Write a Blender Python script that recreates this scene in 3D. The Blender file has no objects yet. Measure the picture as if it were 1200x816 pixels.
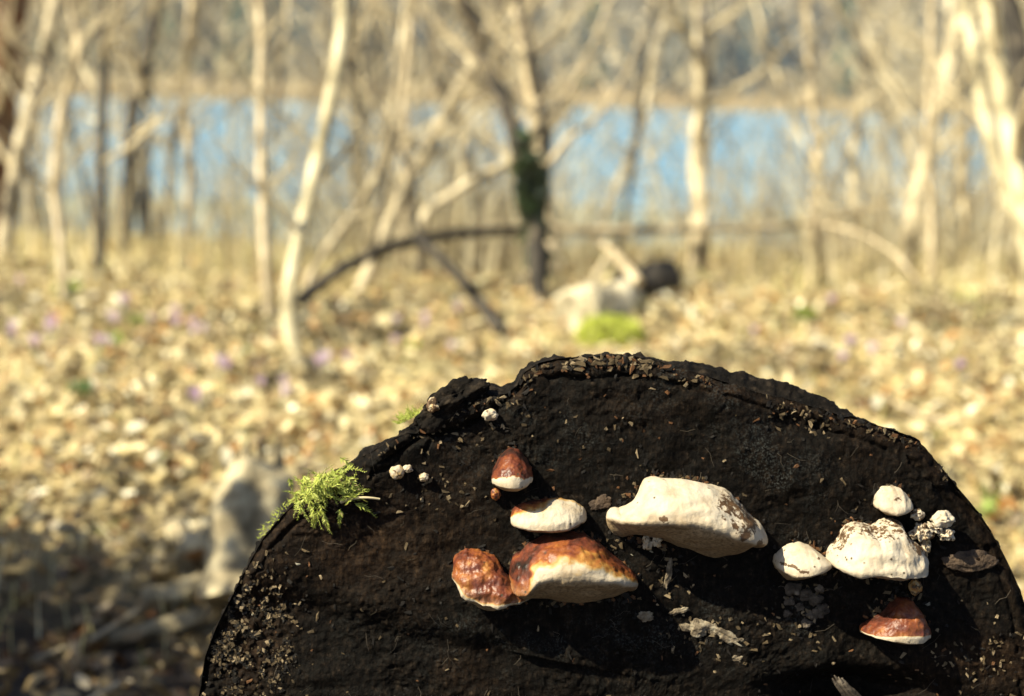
import bpy, math, random
import numpy as np
from mathutils import Vector, Matrix
rng = np.random.default_rng(7)
random.seed(7)
S = bpy.context.scene
COL = S.collection

# ------------------------------------------------------------------ camera, sky, sun, exposure
F = 50.0 / 36.0 * 1200.0          # focal length in photo pixels
CAM = np.array([0.0, 0.0, 0.78])
PITCH, ROLL = math.radians(10.2), math.radians(1.3)
FWD = np.array([0, math.cos(PITCH), -math.sin(PITCH)])
_up0 = np.array([0, math.sin(PITCH), math.cos(PITCH)])
_rt0 = np.array([1.0, 0, 0])
RT = _rt0 * math.cos(ROLL) + _up0 * math.sin(ROLL)
UP = _up0 * math.cos(ROLL) - _rt0 * math.sin(ROLL)
cd = bpy.data.cameras.new("camera")
cam = bpy.data.objects.new("camera", cd); COL.objects.link(cam)
cam.matrix_world = Matrix(((RT[0], UP[0], -FWD[0], CAM[0]), (RT[1], UP[1], -FWD[1], CAM[1]),
                           (RT[2], UP[2], -FWD[2], CAM[2]), (0, 0, 0, 1)))
cd.lens = 50; cd.sensor_width = 36; cd.sensor_fit = 'HORIZONTAL'
cd.clip_start = 0.02; cd.clip_end = 3000
cd.dof.use_dof = True; cd.dof.focus_distance = 0.975; cd.dof.aperture_fstop = 4.2
S.camera = cam

SUN_EL, SUN_AZ = math.radians(45), math.radians(245)
sd = np.array([math.sin(SUN_AZ) * math.cos(SUN_EL), math.cos(SUN_AZ) * math.cos(SUN_EL), math.sin(SUN_EL)])
w = bpy.data.worlds.new("World"); S.world = w; w.use_nodes = True
nt = w.node_tree; bg = nt.nodes['Background']
sky = nt.nodes.new('ShaderNodeTexSky'); sky.sky_type = 'NISHITA'; sky.sun_disc = False
sky.sun_elevation = SUN_EL; sky.sun_rotation = SUN_AZ; sky.dust_density = 1.0
nt.links.new(sky.outputs[0], bg.inputs[0]); bg.inputs[1].default_value = 0.055
ld = bpy.data.lights.new("sun", 'SUN'); ld.energy = 5.0; ld.angle = math.radians(0.5); ld.color = (1.0, 0.91, 0.66)
sun = bpy.data.objects.new("sun", ld); COL.objects.link(sun)
sun.rotation_mode = 'QUATERNION'; sun.rotation_quaternion = Vector(sd).to_track_quat('Z', 'Y'); sun.location = (-3, -2, 5)
S.view_settings.view_transform = 'Standard'; S.view_settings.look = 'None'
S.view_settings.exposure = 1.52; S.view_settings.gamma = 1.0
S.cycles.use_denoising = True
S.cycles.max_bounces = 6; S.cycles.volume_bounces = 1

# ------------------------------------------------------------------ helpers
def P(px, py, d=1.0):
    """world point seen at photo pixel px,py at depth d (metres) along the view axis"""
    px = np.asarray(px, float); py = np.asarray(py, float); d = np.asarray(d, float)
    px, py, d = np.broadcast_arrays(px, py, d)
    return CAM + FWD * d[..., None] + RT * ((px - 600) / F * d)[..., None] + UP * ((408 - py) / F * d)[..., None]

def hsh(ix, iy, iz, seed):
    h = (ix * 374761393 + iy * 668265263 + iz * 2147483647 + seed * 974634777) & 0xFFFFFFFF
    h = ((h ^ (h >> 13)) * 1274126177) & 0xFFFFFFFF
    h = ((h ^ (h >> 16)) * 2246822519) & 0xFFFFFFFF
    return ((h ^ (h >> 15)) & 0xFFFFFF) / float(0xFFFFFF)

def vnoise(p, seed=0):
    p = np.asarray(p, float)
    i = np.floor(p).astype(np.int64); f = p - i
    u = f * f * f * (f * (f * 6 - 15) + 10)
    r = 0
    for a in (0, 1):
        for b in (0, 1):
            for c in (0, 1):
                wgt = (u[..., 0] if a else 1 - u[..., 0]) * (u[..., 1] if b else 1 - u[..., 1]) * (u[..., 2] if c else 1 - u[..., 2])
                r = r + wgt * hsh(i[..., 0] + a, i[..., 1] + b, i[..., 2] + c, seed)
    return r * 2 - 1

def fbm(p, oct=4, seed=0, gain=0.5):
    r = 0; a = 1.0; p = np.asarray(p, float).copy()
    for k in range(oct):
        r = r + a * vnoise(p, seed + k * 17); p = p * 2.03 + 11.3; a *= gain
    return r

def xyz(x, y, z=0.0):
    x, y, z = np.broadcast_arrays(np.asarray(x, float), np.asarray(y, float), np.asarray(z, float))
    return np.stack([x, y, z], -1)

def fast_mesh(name, V, faces, mat, attrs=None, smooth=True, normals=None):
    """faces: (M,k) int array or list of such arrays"""
    me = bpy.data.meshes.new(name)
    if isinstance(faces, np.ndarray): faces = [faces]
    faces = [np.asarray(f, np.int64) for f in faces if len(f)]
    V = np.asarray(V, np.float32)
    me.vertices.add(len(V)); me.vertices.foreach_set('co', V.ravel())
    loops = np.concatenate([f.ravel() for f in faces])
    sizes = np.concatenate([np.full(len(f), f.shape[1]) for f in faces])
    starts = np.concatenate([[0], np.cumsum(sizes)[:-1]])
    me.loops.add(len(loops)); me.loops.foreach_set('vertex_index', loops.astype(np.int32))
    me.polygons.add(len(sizes)); me.polygons.foreach_set('loop_start', starts.astype(np.int32))
    me.update(calc_edges=True); me.validate()
    me.polygons.foreach_set('use_smooth', [smooth] * len(me.polygons))
    for k, a in (attrs or {}).items():
        a = np.asarray(a, np.float32)
        if a.ndim == 1:
            at = me.attributes.new(k, 'FLOAT', 'POINT'); at.data.foreach_set('value', a)
        else:
            at = me.attributes.new(k, 'FLOAT_COLOR', 'POINT')
            c = np.ones((len(a), 4), np.float32); c[:, :3] = a; at.data.foreach_set('color', c.ravel())
    if mat: me.materials.append(mat)
    if normals is not None:
        me.normals_split_custom_set_from_vertices([tuple(n) for n in normals])
    return me

def tag(o, label=None, cat=None, group=None, kind=None):
    if label: o['label'] = label
    if cat: o['category'] = cat
    if group: o['group'] = group
    if kind: o['kind'] = kind
    return o

def empty(name, loc, label=None, cat=None, group=None):
    o = bpy.data.objects.new(name, None); COL.objects.link(o); o.location = Vector(loc); o.empty_display_size = 0.05
    return tag(o, label, cat, group)

def mobj(name, V, faces, mat, parent=None, attrs=None, smooth=True, origin=None, normals=None):
    """V in world coordinates; origin = parent's location, or the thing's base"""
    V = np.asarray(V, float)
    if parent is not None: o0 = world_loc(parent)
    elif origin is not None: o0 = np.asarray(origin, float)
    else: o0 = np.array([V[:, 0].mean(), V[:, 1].mean(), V[:, 2].min()])
    me = fast_mesh(name, V - o0, faces, mat, attrs, smooth, normals)
    o = bpy.data.objects.new(name, me); COL.objects.link(o)
    if parent is not None: o.parent = parent
    else: o.location = Vector(o0)
    return o

def world_loc(o):
    l = np.array(o.location)
    while o.parent is not None:
        o = o.parent; l = l + np.array(o.location)
    return l

def copy_tree(o, parent=None):
    c = o.copy(); COL.objects.link(c); c.parent = parent
    for ch in list(o.children): copy_tree(ch, c)
    return c

def grid_faces(nr, nc, wrap=False):
    a = np.arange(nr * nc).reshape(nr, nc)
    if wrap:
        b = np.roll(a, -1, 1); return np.stack([a[:-1], b[:-1], b[1:], a[1:]], -1).reshape(-1, 4)
    return np.stack([a[:-1, :-1], a[:-1, 1:], a[1:, 1:], a[1:, :-1]], -1).reshape(-1, 4)

class MB:
    def __init__(s): s.V = []; s.F = {}; s.n = 0; s.C = []
    def add(s, V, Fs, c=None):
        V = np.asarray(V, float); Fs = np.asarray(Fs)
        s.V.append(V); s.F.setdefault(Fs.shape[1], []).append(Fs + s.n); s.n += len(V)
        if c is not None: s.C.append(np.tile(np.asarray(c, float), (len(V), 1)) if np.ndim(c) == 1 else c)
    def get(s): return np.concatenate(s.V), [np.concatenate(f) for f in s.F.values()]
    def build(s, name, mat, parent=None, smooth=True, origin=None):
        V, Fs = s.get()
        return mobj(name, V, Fs, mat, parent, {'col': np.concatenate(s.C)} if s.C else None, smooth, origin)

def tube(mb, pts, rad, seg=8, bump=0.0, seed=0, c=None):
    pts = np.asarray(pts, float); n = len(pts); rad = np.broadcast_to(np.asarray(rad, float), (n,))
    T = np.gradient(pts, axis=0); T /= np.linalg.norm(T, axis=1)[:, None] + 1e-12
    ref = np.array([0.3, 1, 0.1]) if abs(T[:, 2]).mean() > 0.6 else np.array([0.05, 0.1, 1.0])
    A = np.cross(T, ref); A /= np.linalg.norm(A, axis=1)[:, None] + 1e-9; B = np.cross(T, A)
    th = np.linspace(0, 2 * np.pi, seg, endpoint=False)
    R = rad[:, None] * np.ones(seg)
    if bump > 0:
        q = pts[:, None, :] / (rad.max() * 1.6) + (A[:, None, :] * np.cos(th)[None, :, None] + B[:, None, :] * np.sin(th)[None, :, None])
        R = R * (1 + bump * fbm(q, 3, seed))
    V = pts[:, None, :] + (A[:, None, :] * np.cos(th)[None, :, None] + B[:, None, :] * np.sin(th)[None, :, None]) * R[..., None]
    mb.add(V.reshape(-1, 3), grid_faces(n, seg, True), c)
    # end caps as fans
    for e, k in ((0, 0), (n - 1, (n - 1) * seg)):
        Vc = np.concatenate([V[e], pts[e][None]]); i = np.arange(seg)
        fs = np.stack([i, np.roll(i, -1), np.full(seg, seg)], -1)
        if e: fs = fs[:, ::-1]
        mb.add(Vc, fs, c)

def smooth_path(pts, n):
    pts = np.asarray(pts, float); m = len(pts)
    if m == 2: return np.linspace(pts[0], pts[1], n)
    t = np.linspace(0, m - 1, n); out = []
    for x in t:
        i = min(int(x), m - 2); f = x - i
        p0 = pts[max(i - 1, 0)]; p1 = pts[i]; p2 = pts[i + 1]; p3 = pts[min(i + 2, m - 1)]
        out.append(0.5 * (2 * p1 + (p2 - p0) * f + (2 * p0 - 5 * p1 + 4 * p2 - p3) * f * f + (3 * p1 - p0 - 3 * p2 + p3) * f ** 3))
    return np.array(out)

# ------------------------------------------------------------------ materials
def mat(name):
    m = bpy.data.materials.new(name); m.use_nodes = True; t = m.node_tree
    return m, t, t.nodes['Principled BSDF']

def N(t, typ, **kw):
    n = t.nodes.new(typ)
    for k, v in kw.items(): setattr(n, k, v)
    return n

def noise_node(t, scale, detail=5, rough=0.6, vec=None, dist=0.0):
    n = N(t, 'ShaderNodeTexNoise'); n.inputs['Scale'].default_value = scale; n.inputs['Detail'].default_value = detail
    n.inputs['Roughness'].default_value = rough; n.inputs['Distortion'].default_value = dist
    if vec is None:
        tc = N(t, 'ShaderNodeTexCoord'); vec = tc.outputs['Object']
    t.links.new(vec, n.inputs['Vector']); return n

def ramp(t, src, stops, interp='LINEAR'):
    r = N(t, 'ShaderNodeValToRGB'); e = r.color_ramp.elements; r.color_ramp.interpolation = interp
    while len(e) < len(stops): e.new(0.5)
    for k, (p, c) in enumerate(stops):
        e[k].position = p; e[k].color = (*c, 1) if len(c) == 3 else c
    t.links.new(src, r.inputs[0]); return r

def mixc(t, fac, a, b, typ='MIX'):
    m = N(t, 'ShaderNodeMix'); m.data_type = 'RGBA'; m.blend_type = typ
    for s, v in ((0, fac), (6, a), (7, b)):
        if hasattr(v, 'is_output') or isinstance(v, bpy.types.NodeSocket): t.links.new(v, m.inputs[s])
        else: m.inputs[s].default_value = v if s == 0 else (*v, 1)
    return m.outputs[2]

def math_(t, op, a, b=None, clamp=False):
    m = N(t, 'ShaderNodeMath'); m.operation = op; m.use_clamp = clamp
    for s, v in ((0, a), (1, b)):
        if v is None: continue
        if isinstance(v, bpy.types.NodeSocket): t.links.new(v, m.inputs[s])
        else: m.inputs[s].default_value = v
    return m.outputs[0]

def attr(t, name):
    a = N(t, 'ShaderNodeAttribute'); a.attribute_name = name; return a

def bump(t, b, h, dist, strength=1.0):
    n = N(t, 'ShaderNodeBump'); n.inputs['Distance'].default_value = dist; n.inputs['Strength'].default_value = strength
    t.links.new(h, n.inputs['Height']); t.links.new(n.outputs[0], b.inputs['Normal'])

def simple(name, stops, scale, rough=0.8, bdist=0.0, bscale=None, spec=0.3):
    m, t, b = mat(name); n = noise_node(t, scale)
    r = ramp(t, n.outputs[0], stops); t.links.new(r.outputs[0], b.inputs['Base Color'])
    b.inputs['Roughness'].default_value = rough; b.inputs['Specular IOR Level'].default_value = spec
    if bdist: bump(t, b, noise_node(t, bscale or scale * 3, 6).outputs[0], bdist)
    return m

def colmat(name, rough=0.75, spec=0.25, trans=0.0, nscale=40, namp=0.35):
    m, t, b = mat(name); a = attr(t, 'col'); n = noise_node(t, nscale, 3)
    r = ramp(t, n.outputs[0], [(0.3, (1 - namp,) * 3), (0.7, (1.0,) * 3)])
    c = mixc(t, 1.0, a.outputs[0], r.outputs[0], 'MULTIPLY')
    t.links.new(c, b.inputs['Base Color'])
    b.inputs['Roughness'].default_value = rough; b.inputs['Specular IOR Level'].default_value = spec
    if trans:
        tr = N(t, 'ShaderNodeBsdfTranslucent'); t.links.new(c, tr.inputs[0]); ms = N(t, 'ShaderNodeMixShader')
        ms.inputs[0].default_value = trans; t.links.new(b.outputs[0], ms.inputs[1]); t.links.new(tr.outputs[0], ms.inputs[2])
        t.links.new(ms.outputs[0], t.nodes['Material Output'].inputs[0])
    return m

def face_material():
    m, t, b = mat('rotten_end_wood')
    br = attr(t, 'brown'); gr = attr(t, 'grey')
    n1 = noise_node(t, 220, 6, 0.65); n2 = noise_node(t, 38, 5, 0.6); n3 = noise_node(t, 700, 3, 0.6)
    tc = N(t, 'ShaderNodeTexCoord'); mp = N(t, 'ShaderNodeMapping'); mp.inputs['Scale'].default_value = (1, 1, 0.16); mp.inputs['Rotation'].default_value = (0, 0.35, 0)
    t.links.new(tc.outputs['Object'], mp.inputs[0]); n5 = noise_node(t, 420, 4, 0.65, mp.outputs[0], 0.4)
    nf = math_(t, 'ADD', math_(t, 'MULTIPLY', n1.outputs[0], 0.6), math_(t, 'MULTIPLY', n5.outputs[0], 0.4))
    dark = ramp(t, nf, [(0.32, (0.0006, 0.0005, 0.0004)), (0.48, (0.0016, 0.0011, 0.0008)), (0.58, (0.0055, 0.0037, 0.0025)), (0.71, (0.03, 0.021, 0.014))])
    brown = ramp(t, nf, [(0.32, (0.0025, 0.0013, 0.0008)), (0.5, (0.012, 0.0062, 0.0032)), (0.64, (0.036, 0.020, 0.010)), (0.78, (0.15, 0.10, 0.055))])
    f = math_(t, 'MULTIPLY', br.outputs['Fac'], ramp(t, n2.outputs[0], [(0.35, (0.25,) * 3), (0.65, (1,) * 3)]).outputs[0])
    c = mixc(t, f, dark.outputs[0], brown.outputs[0])
    g = ramp(t, n3.outputs[0], [(0.5, (0, 0, 0)), (0.7, (1, 1, 1))])
    gf = math_(t, 'MULTIPLY', math_(t, 'MULTIPLY', g.outputs[0], gr.outputs['Fac']), ramp(t, n2.outputs[0], [(0.45, (0, 0, 0)), (0.62, (1, 1, 1))]).outputs[0])
    c = mixc(t, gf, c, (0.03, 0.032, 0.031))
    t.links.new(c, b.inputs['Base Color']); b.inputs['Roughness'].default_value = 0.72
    b.inputs['Specular IOR Level'].default_value = 0.06
    h = math_(t, 'ADD', nf, math_(t, 'MULTIPLY', n3.outputs[0], 0.4))
    bump(t, b, h, 0.0014)
    return m

def fungus_material():
    m, t, b = mat('bracket_fungus')
    cr = attr(t, 'crust'); po = attr(t, 'pore_shade'); di = attr(t, 'dirt')
    n1 = noise_node(t, 130, 5, 0.6); n2 = noise_node(t, 420, 4, 0.6); n3 = noise_node(t, 60, 4, 0.6)
    x = math_(t, 'ADD', cr.outputs['Fac'], math_(t, 'MULTIPLY', math_(t, 'SUBTRACT', n1.outputs[0], 0.5), 0.55))
    crust = ramp(t, x, [(0.10, (0.385, 0.34, 0.275)), (0.22, (0.36, 0.26, 0.13)), (0.36, (0.30, 0.145, 0.03)), (0.52, (0.19, 0.06, 0.016)),
                        (0.72, (0.10, 0.026, 0.014)), (0.9, (0.035, 0.012, 0.008)), (1.0, (0.01, 0.007, 0.006))])
    mot = ramp(t, n3.outputs[0], [(0.3, (0.72, 0.64, 0.54)), (0.5, (0.93, 0.90, 0.86)), (0.7, (1, 1, 1))])
    c = mixc(t, 1.0, crust.outputs[0], mot.outputs[0], 'MULTIPLY')
    pn = ramp(t, n2.outputs[0], [(0.35, (0.11, 0.068, 0.032)), (0.6, (0.27, 0.19, 0.105))])  # tan pore colour, deepened to carry the underside shade
    c = mixc(t, math_(t, 'MULTIPLY', po.outputs['Fac'], 0.92), c, pn.outputs[0])
    n4 = noise_node(t, 260, 4, 0.7)
    ds = math_(t, 'ADD', di.outputs['Fac'], math_(t, 'MULTIPLY', math_(t, 'SUBTRACT', n4.outputs[0], 0.53), 2.0))
    df = ramp(t, ds, [(0.40, (0, 0, 0)), (0.5, (1, 1, 1))])
    c = mixc(t, df.outputs[0], c, mixc(t, n1.outputs[0], (0.008, 0.005, 0.003), (0.11, 0.055, 0.02)))
    # tiny dark specks
    v = N(t, 'ShaderNodeTexVoronoi'); v.inputs['Scale'].default_value = 150; tc = N(t, 'ShaderNodeTexCoord'); t.links.new(tc.outputs['Object'], v.inputs['Vector'])
    sp = ramp(t, v.outputs['Distance'], [(0.10, (1, 1, 1)), (0.17, (0, 0, 0))])
    sf = math_(t, 'MULTIPLY', sp.outputs[0], ramp(t, n3.outputs[0], [(0.46, (0, 0, 0)), (0.56, (1, 1, 1))]).outputs[0])
    c = mixc(t, sf, c, (0.05, 0.035, 0.02))
    t.links.new(c, b.inputs['Base Color'])
    rr = ramp(t, x, [(0.3, (0.7,) * 3), (0.55, (0.42,) * 3)]); t.links.new(rr.outputs[0], b.inputs['Roughness'])
    b.inputs['Specular IOR Level'].default_value = 0.35
    b.inputs['Subsurface Weight'].default_value = 0.12; b.inputs['Subsurface Radius'].default_value = (1, 0.7, 0.4); b.inputs['Subsurface Scale'].default_value = 0.003
    h = math_(t, 'ADD', math_(t, 'MULTIPLY', n1.outputs[0], 0.7), math_(t, 'MULTIPLY', n2.outputs[0], 0.35))
    bump(t, b, h, 0.0013)
    return m

M = {}
M['face'] = face_material(); M['fungus'] = fungus_material()
M['bark'] = simple('old_bark', [(0.3, (0.0012, 0.001, 0.0008)), (0.55, (0.006, 0.0045, 0.0035)), (0.75, (0.03, 0.022, 0.015))], 120, 0.85, 0.003, 160, 0.08)
M['chip'] = colmat('wood_crumb', 0.75, 0.2, 0, 900, 0.5)
M['moss'] = colmat('moss', 0.55, 0.3, 0.35, 300, 0.3)
M['leaf'] = colmat('dead_leaf', 0.55, 0.4, 0.2, 60, 0.25)
M['grass'] = colmat('dry_grass', 0.7, 0.2, 0.2, 20, 0.3)
M['pale_bark'] = simple('pale_bark', [(0.36, (0.05, 0.04, 0.025)), (0.46, (0.30, 0.25, 0.16)), (0.57, (0.55, 0.47, 0.32)), (0.72, (0.78, 0.70, 0.52))], 6, 0.7, 0.004, 60)  # broad dark blotches imitate partly shaded trunks
M['yellow_bark'] = simple('yellow_bark', [(0.33, (0.10, 0.085, 0.05)), (0.46, (0.36, 0.31, 0.19)), (0.7, (0.66, 0.60, 0.42))], 7, 0.7, 0.004, 50)
M['dark_bark'] = simple('dark_bark', [(0.3, (0.012, 0.010, 0.009)), (0.55, (0.04, 0.034, 0.028)), (0.72, (0.16, 0.13, 0.09))], 12, 0.8, 0.006, 60)
M['mid_bark'] = simple('mid_bark', [(0.3, (0.16, 0.13, 0.08)), (0.5, (0.38, 0.31, 0.20)), (0.7, (0.64, 0.54, 0.38))], 12, 0.8, 0.005, 60)
M['twig'] = simple('twig_bark', [(0.35, (0.16, 0.125, 0.075)), (0.5, (0.42, 0.35, 0.22)), (0.68, (0.70, 0.61, 0.42))], 5, 0.6)
M['red_bark'] = simple('reddish_bark', [(0.35, (0.03, 0.02, 0.014)), (0.6, (0.16, 0.07, 0.03)), (0.8, (0.3, 0.2, 0.1))], 9, 0.85, 0.01, 30)
M['white_wood'] = simple('bleached_wood', [(0.36, (0.08, 0.065, 0.04)), (0.48, (0.38, 0.33, 0.22)), (0.66, (0.70, 0.64, 0.50))], 11, 0.7, 0.004, 70)
M['grey_wood'] = simple('grey_dead_wood', [(0.3, (0.07, 0.055, 0.03)), (0.5, (0.25, 0.205, 0.125)), (0.68, (0.48, 0.42, 0.28))], 22, 0.75, 0.006, 60)
M['crumbly'] = simple('grey_brown_crust', [(0.35, (0.02, 0.014, 0.01)), (0.55, (0.07, 0.055, 0.042)), (0.7, (0.22, 0.18, 0.14))], 90, 0.8, 0.002, 300)
M['pale_crust'] = simple('pale_crust', [(0.35, (0.03, 0.02, 0.012)), (0.5, (0.14, 0.11, 0.075)), (0.68, (0.30, 0.27, 0.21))], 110, 0.8, 0.002, 300)
M['brown_crust'] = simple('brown_crust', [(0.35, (0.02, 0.012, 0.008)), (0.6, (0.07, 0.045, 0.028)), (0.75, (0.16, 0.11, 0.07))], 110, 0.8, 0.002, 300)
M['ivy'] = colmat('ivy_leaf', 0.4, 0.5, 0.1, 60, 0.3)
M['green'] = colmat('green_leaf', 0.5, 0.4, 0.3, 60, 0.3)
M['petal'] = colmat('crocus_petal', 0.5, 0.3, 0.4, 100, 0.15)
M['far'] = colmat('far_tree', 0.9, 0.1, 0.0, 0.2, 0.5)

def ground_material():
    m, t, b = mat('woodland_soil')
    n1 = noise_node(t, 1.7, 6, 0.65); n2 = noise_node(t, 25, 6, 0.7)
    c = ramp(t, n2.outputs[0], [(0.3, (0.26, 0.19, 0.09)), (0.5, (0.48, 0.38, 0.19)), (0.7, (0.68, 0.57, 0.33))])
    g = ramp(t, n1.outputs[0], [(0.56, (0, 0, 0)), (0.75, (0.6,) * 3)])
    c2 = mixc(t, g.outputs[0], c.outputs[0], (0.13, 0.15, 0.04))
    dk = attr(t, 'painted_shade')
    c3 = mixc(t, dk.outputs['Fac'], c2, (0.028, 0.016, 0.008))  # soil colour darkened where the mask paints in shade
    t.links.new(c3, b.inputs['Base Color']); b.inputs['Roughness'].default_value = 0.9
    bump(t, b, n2.outputs[0], 0.03); return m
M['ground'] = ground_material()

def water_material():
    m, t, b = mat('lake_water')
    tc = N(t, 'ShaderNodeTexCoord')
    n = noise_node(t, 0.35, 3, 0.6); n2 = noise_node(t, 2.2, 3, 0.6)
    b.inputs['Base Color'].default_value = (0.12, 0.29, 0.46, 1); b.inputs['Roughness'].default_value = 0.12
    b.inputs['IOR'].default_value = 1.33
    h = math_(t, 'ADD', n.outputs[0], math_(t, 'MULTIPLY', n2.outputs[0], 0.35))
    bump(t, b, h, 0.9); return m
M['water'] = water_material()
M['hill'] = simple('hill_floor', [(0.35, (0.10, 0.10, 0.06)), (0.65, (0.32, 0.27, 0.18))], 0.08, 0.95)

# ------------------------------------------------------------------ ground, lake, far shore
def sstep(a, b, x):
    t = np.clip((np.asarray(x, float) - a) / (b - a), 0, 1); return t * t * (3 - 2 * t)

def gz(x, y):
    x = np.asarray(x, float); y = np.asarray(y, float)
    z = -0.64 * sstep(5.0, 12.8, y) - 0.9 * sstep(15, 26, y)
    amp = 0.03 + 0.05 * sstep(3, 8, y)
    z = z + 0.036 * fbm(xyz(x * 3.2, y * 4.0, 6.0), 3, 6)
    z = z + amp * fbm(xyz(x * 0.9, y * 0.9, 3.0), 3, 5)
    # rough hollow to the left of the big log
    z = z - 0.06 * np.exp(-(((x + 0.75) / 0.55) ** 2 + ((y - 2.0) / 0.35) ** 2))
    return z

def ground_at(px, py):
    """world point where the view ray through a photo pixel meets the ground"""
    d = FWD + RT * ((px - 600) / F) + UP * ((408 - py) / F)
    t = 0.5
    for k in range(4000):
        q = CAM + d * t
        if q[2] <= gz(q[0], q[1]): break
        t += 0.01
    return CAM + d * t

xs = np.concatenate([np.linspace(-90, -12, 25)[:-1], np.linspace(-12, -3, 61)[:-1], np.linspace(-3, 3, 221)[:-1], np.linspace(3, 12, 61)[:-1], np.linspace(12, 90, 25)])
ys = np.concatenate([np.linspace(-40, -3, 20)[:-1], np.linspace(-3, 1, 50)[:-1], np.linspace(1, 6, 201)[:-1], np.linspace(6, 20, 141)[:-1], np.linspace(20, 32, 20)])
X, Y = np.meshgrid(xs, ys); Z = gz(X, Y)
painted_shade = np.clip(np.exp(-(((X + 0.8) / 0.6) ** 2 + ((Y - 2.05) / 0.36) ** 2)) + (1 - sstep(1.5, 2.1, Y + 0.25 * fbm(xyz(X * 2, Y * 2, 0), 2, 88))) + 0.5 * sstep(0.15, 0.6, fbm(xyz(X * 1.6, Y * 2.2, 4), 3, 90)), 0, 1)  # painted shade: lower left hollow, ground around the log front, noise patches
Z = Z + 0.012 * fbm(xyz(X * 9, Y * 9, 1), 3, 9) * (np.abs(X) < 6)
g = mobj('ground', np.stack([X, Y, Z], -1).reshape(-1, 3), grid_faces(len(ys), len(xs)), M['ground'], origin=(0, 0, 0), attrs={'painted_shade': painted_shade.ravel()})
tag(g, kind='structure')
WZ = -0.55
lk = mobj('lake', [(-400, 12, WZ), (400, 12, WZ), (400, 200, WZ), (-400, 200, WZ)], np.array([[0, 1, 2, 3]]), M['water'], origin=(0, 12, WZ), smooth=False)
tag(lk, kind='structure')

def hz(x, y):
    x = np.asarray(x, float); y = np.asarray(y, float)
    sh = 138 + 6 * np.sin(x * 0.03)
    z = WZ - 1.5 + 2.0 * sstep(sh - 4, sh + 4, y) + 0.14 * np.clip(y - sh, 0, 170) + 4 * sstep(190, 320, y)
    return z + 3.0 * fbm(xyz(x * 0.02, y * 0.02, 5), 3, 21) * sstep(150, 200, y)
xs2 = np.linspace(-400, 400, 101); ys2 = np.linspace(125, 420, 90)
X2, Y2 = np.meshgrid(xs2, ys2)
h = mobj('hillside', np.stack([X2, Y2, hz(X2, Y2)], -1).reshape(-1, 3), grid_faces(90, 101), M['hill'], origin=(0, 140, 0))
tag(h, kind='structure')

def far_wood():
    V = []; Fq = []; C = []; n = 0
    pal = np.array([(0.62, 0.53, 0.38), (0.50, 0.44, 0.33), (0.20, 0.22, 0.23), (0.78, 0.67, 0.48), (0.10, 0.16, 0.17), (0.46, 0.38, 0.24)])
    con = np.array([(0.06, 0.13, 0.09), (0.08, 0.15, 0.08)])
    cen = []; col = []; sz = []; hh = []
    for k in range(1500):
        y = 143 + 190 * rng.random() ** 1.6; x = rng.uniform(-0.55, 0.55) * y * 1.25
        zone = vnoise(np.array([x * 0.045, y * 0.03, 2.0]), 3)
        conif = zone > 0.22 and rng.random() < 0.6 or rng.random() < 0.06
        H = rng.uniform(8, 15); W = rng.uniform(2.0, 4.2) * (0.7 if conif else 1)
        nb = 110; z0 = hz(x, y)
        u = rng.random(nb) ** 0.7 if not conif else rng.random(nb) ** 1.2
        prof = (1 - u) if conif else np.sin(np.pi * np.clip(0.15 + 0.85 * u, 0, 1)) ** 0.6
        a = rng.random(nb) * 2 * np.pi; r = np.sqrt(rng.random(nb)) * W * prof
        c = np.stack([x + r * np.cos(a), y + r * np.sin(a), z0 + 0.1 * H + 0.9 * H * u], -1)
        zz = vnoise(np.array([x * 0.07, y * 0.05, 8.0]), 4); left = x < 0.02 * y - 8
        base = con[rng.integers(2)] if conif else pal[int(rng.choice([0, 1, 3, 5])) if zz > (0.2 if left else -0.2) else int(rng.choice([2, 4, 1, 5]))]
        cc = base * 0.72 * rng.uniform(0.6, 1.3, (nb, 1))
        cen.append(c); col.append(cc); sz.append(np.full(nb, 0.75 if conif else 0.55))
        # trunk as a long thin quad pair
        cen.append(np.array([[x, y, z0 + H * 0.35]])); col.append(base[None] * 1.3); sz.append(np.array([-H * 0.35]))
    cen = np.concatenate(cen); col = np.concatenate(col); sz = np.concatenate(sz); n = len(cen)
    d1 = rng.normal(size=(n, 3)); d1[:, 2] = np.abs(d1[:, 2]) + 0.6; d1 /= np.linalg.norm(d1, axis=1)[:, None]
    d2 = np.cross(d1, rng.normal(size=(n, 3))); d2 /= np.linalg.norm(d2, axis=1)[:, None]
    tr = sz < 0
    d1[tr] = (0, 0, 1); d2[tr] = (1, 0.2, 0)
    L = np.where(tr, -sz, sz * rng.uniform(0.8, 2.0, n)); Wd = np.where(tr, 0.16, np.abs(sz) * rng.uniform(0.25, 0.6, n))
    A = cen - d1 * L[:, None] - d2 * Wd[:, None]; B = cen - d1 * L[:, None] + d2 * Wd[:, None]
    Cc = cen + d1 * L[:, None] + d2 * Wd[:, None] * 0.3; D = cen + d1 * L[:, None] - d2 * Wd[:, None] * 0.3
    V = np.stack([A, B, Cc, D], 1).reshape(-1, 3); Fq = np.arange(4 * n).reshape(n, 4)
    o = mobj('far_woodland', V, Fq, M['far'], attrs={'col': np.repeat(col, 4, 0)}, smooth=False)
    tag(o, 'hazy leafless woodland with a few dark evergreens on the slope across the lake', 'woodland', kind='stuff')
far_wood()

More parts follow.
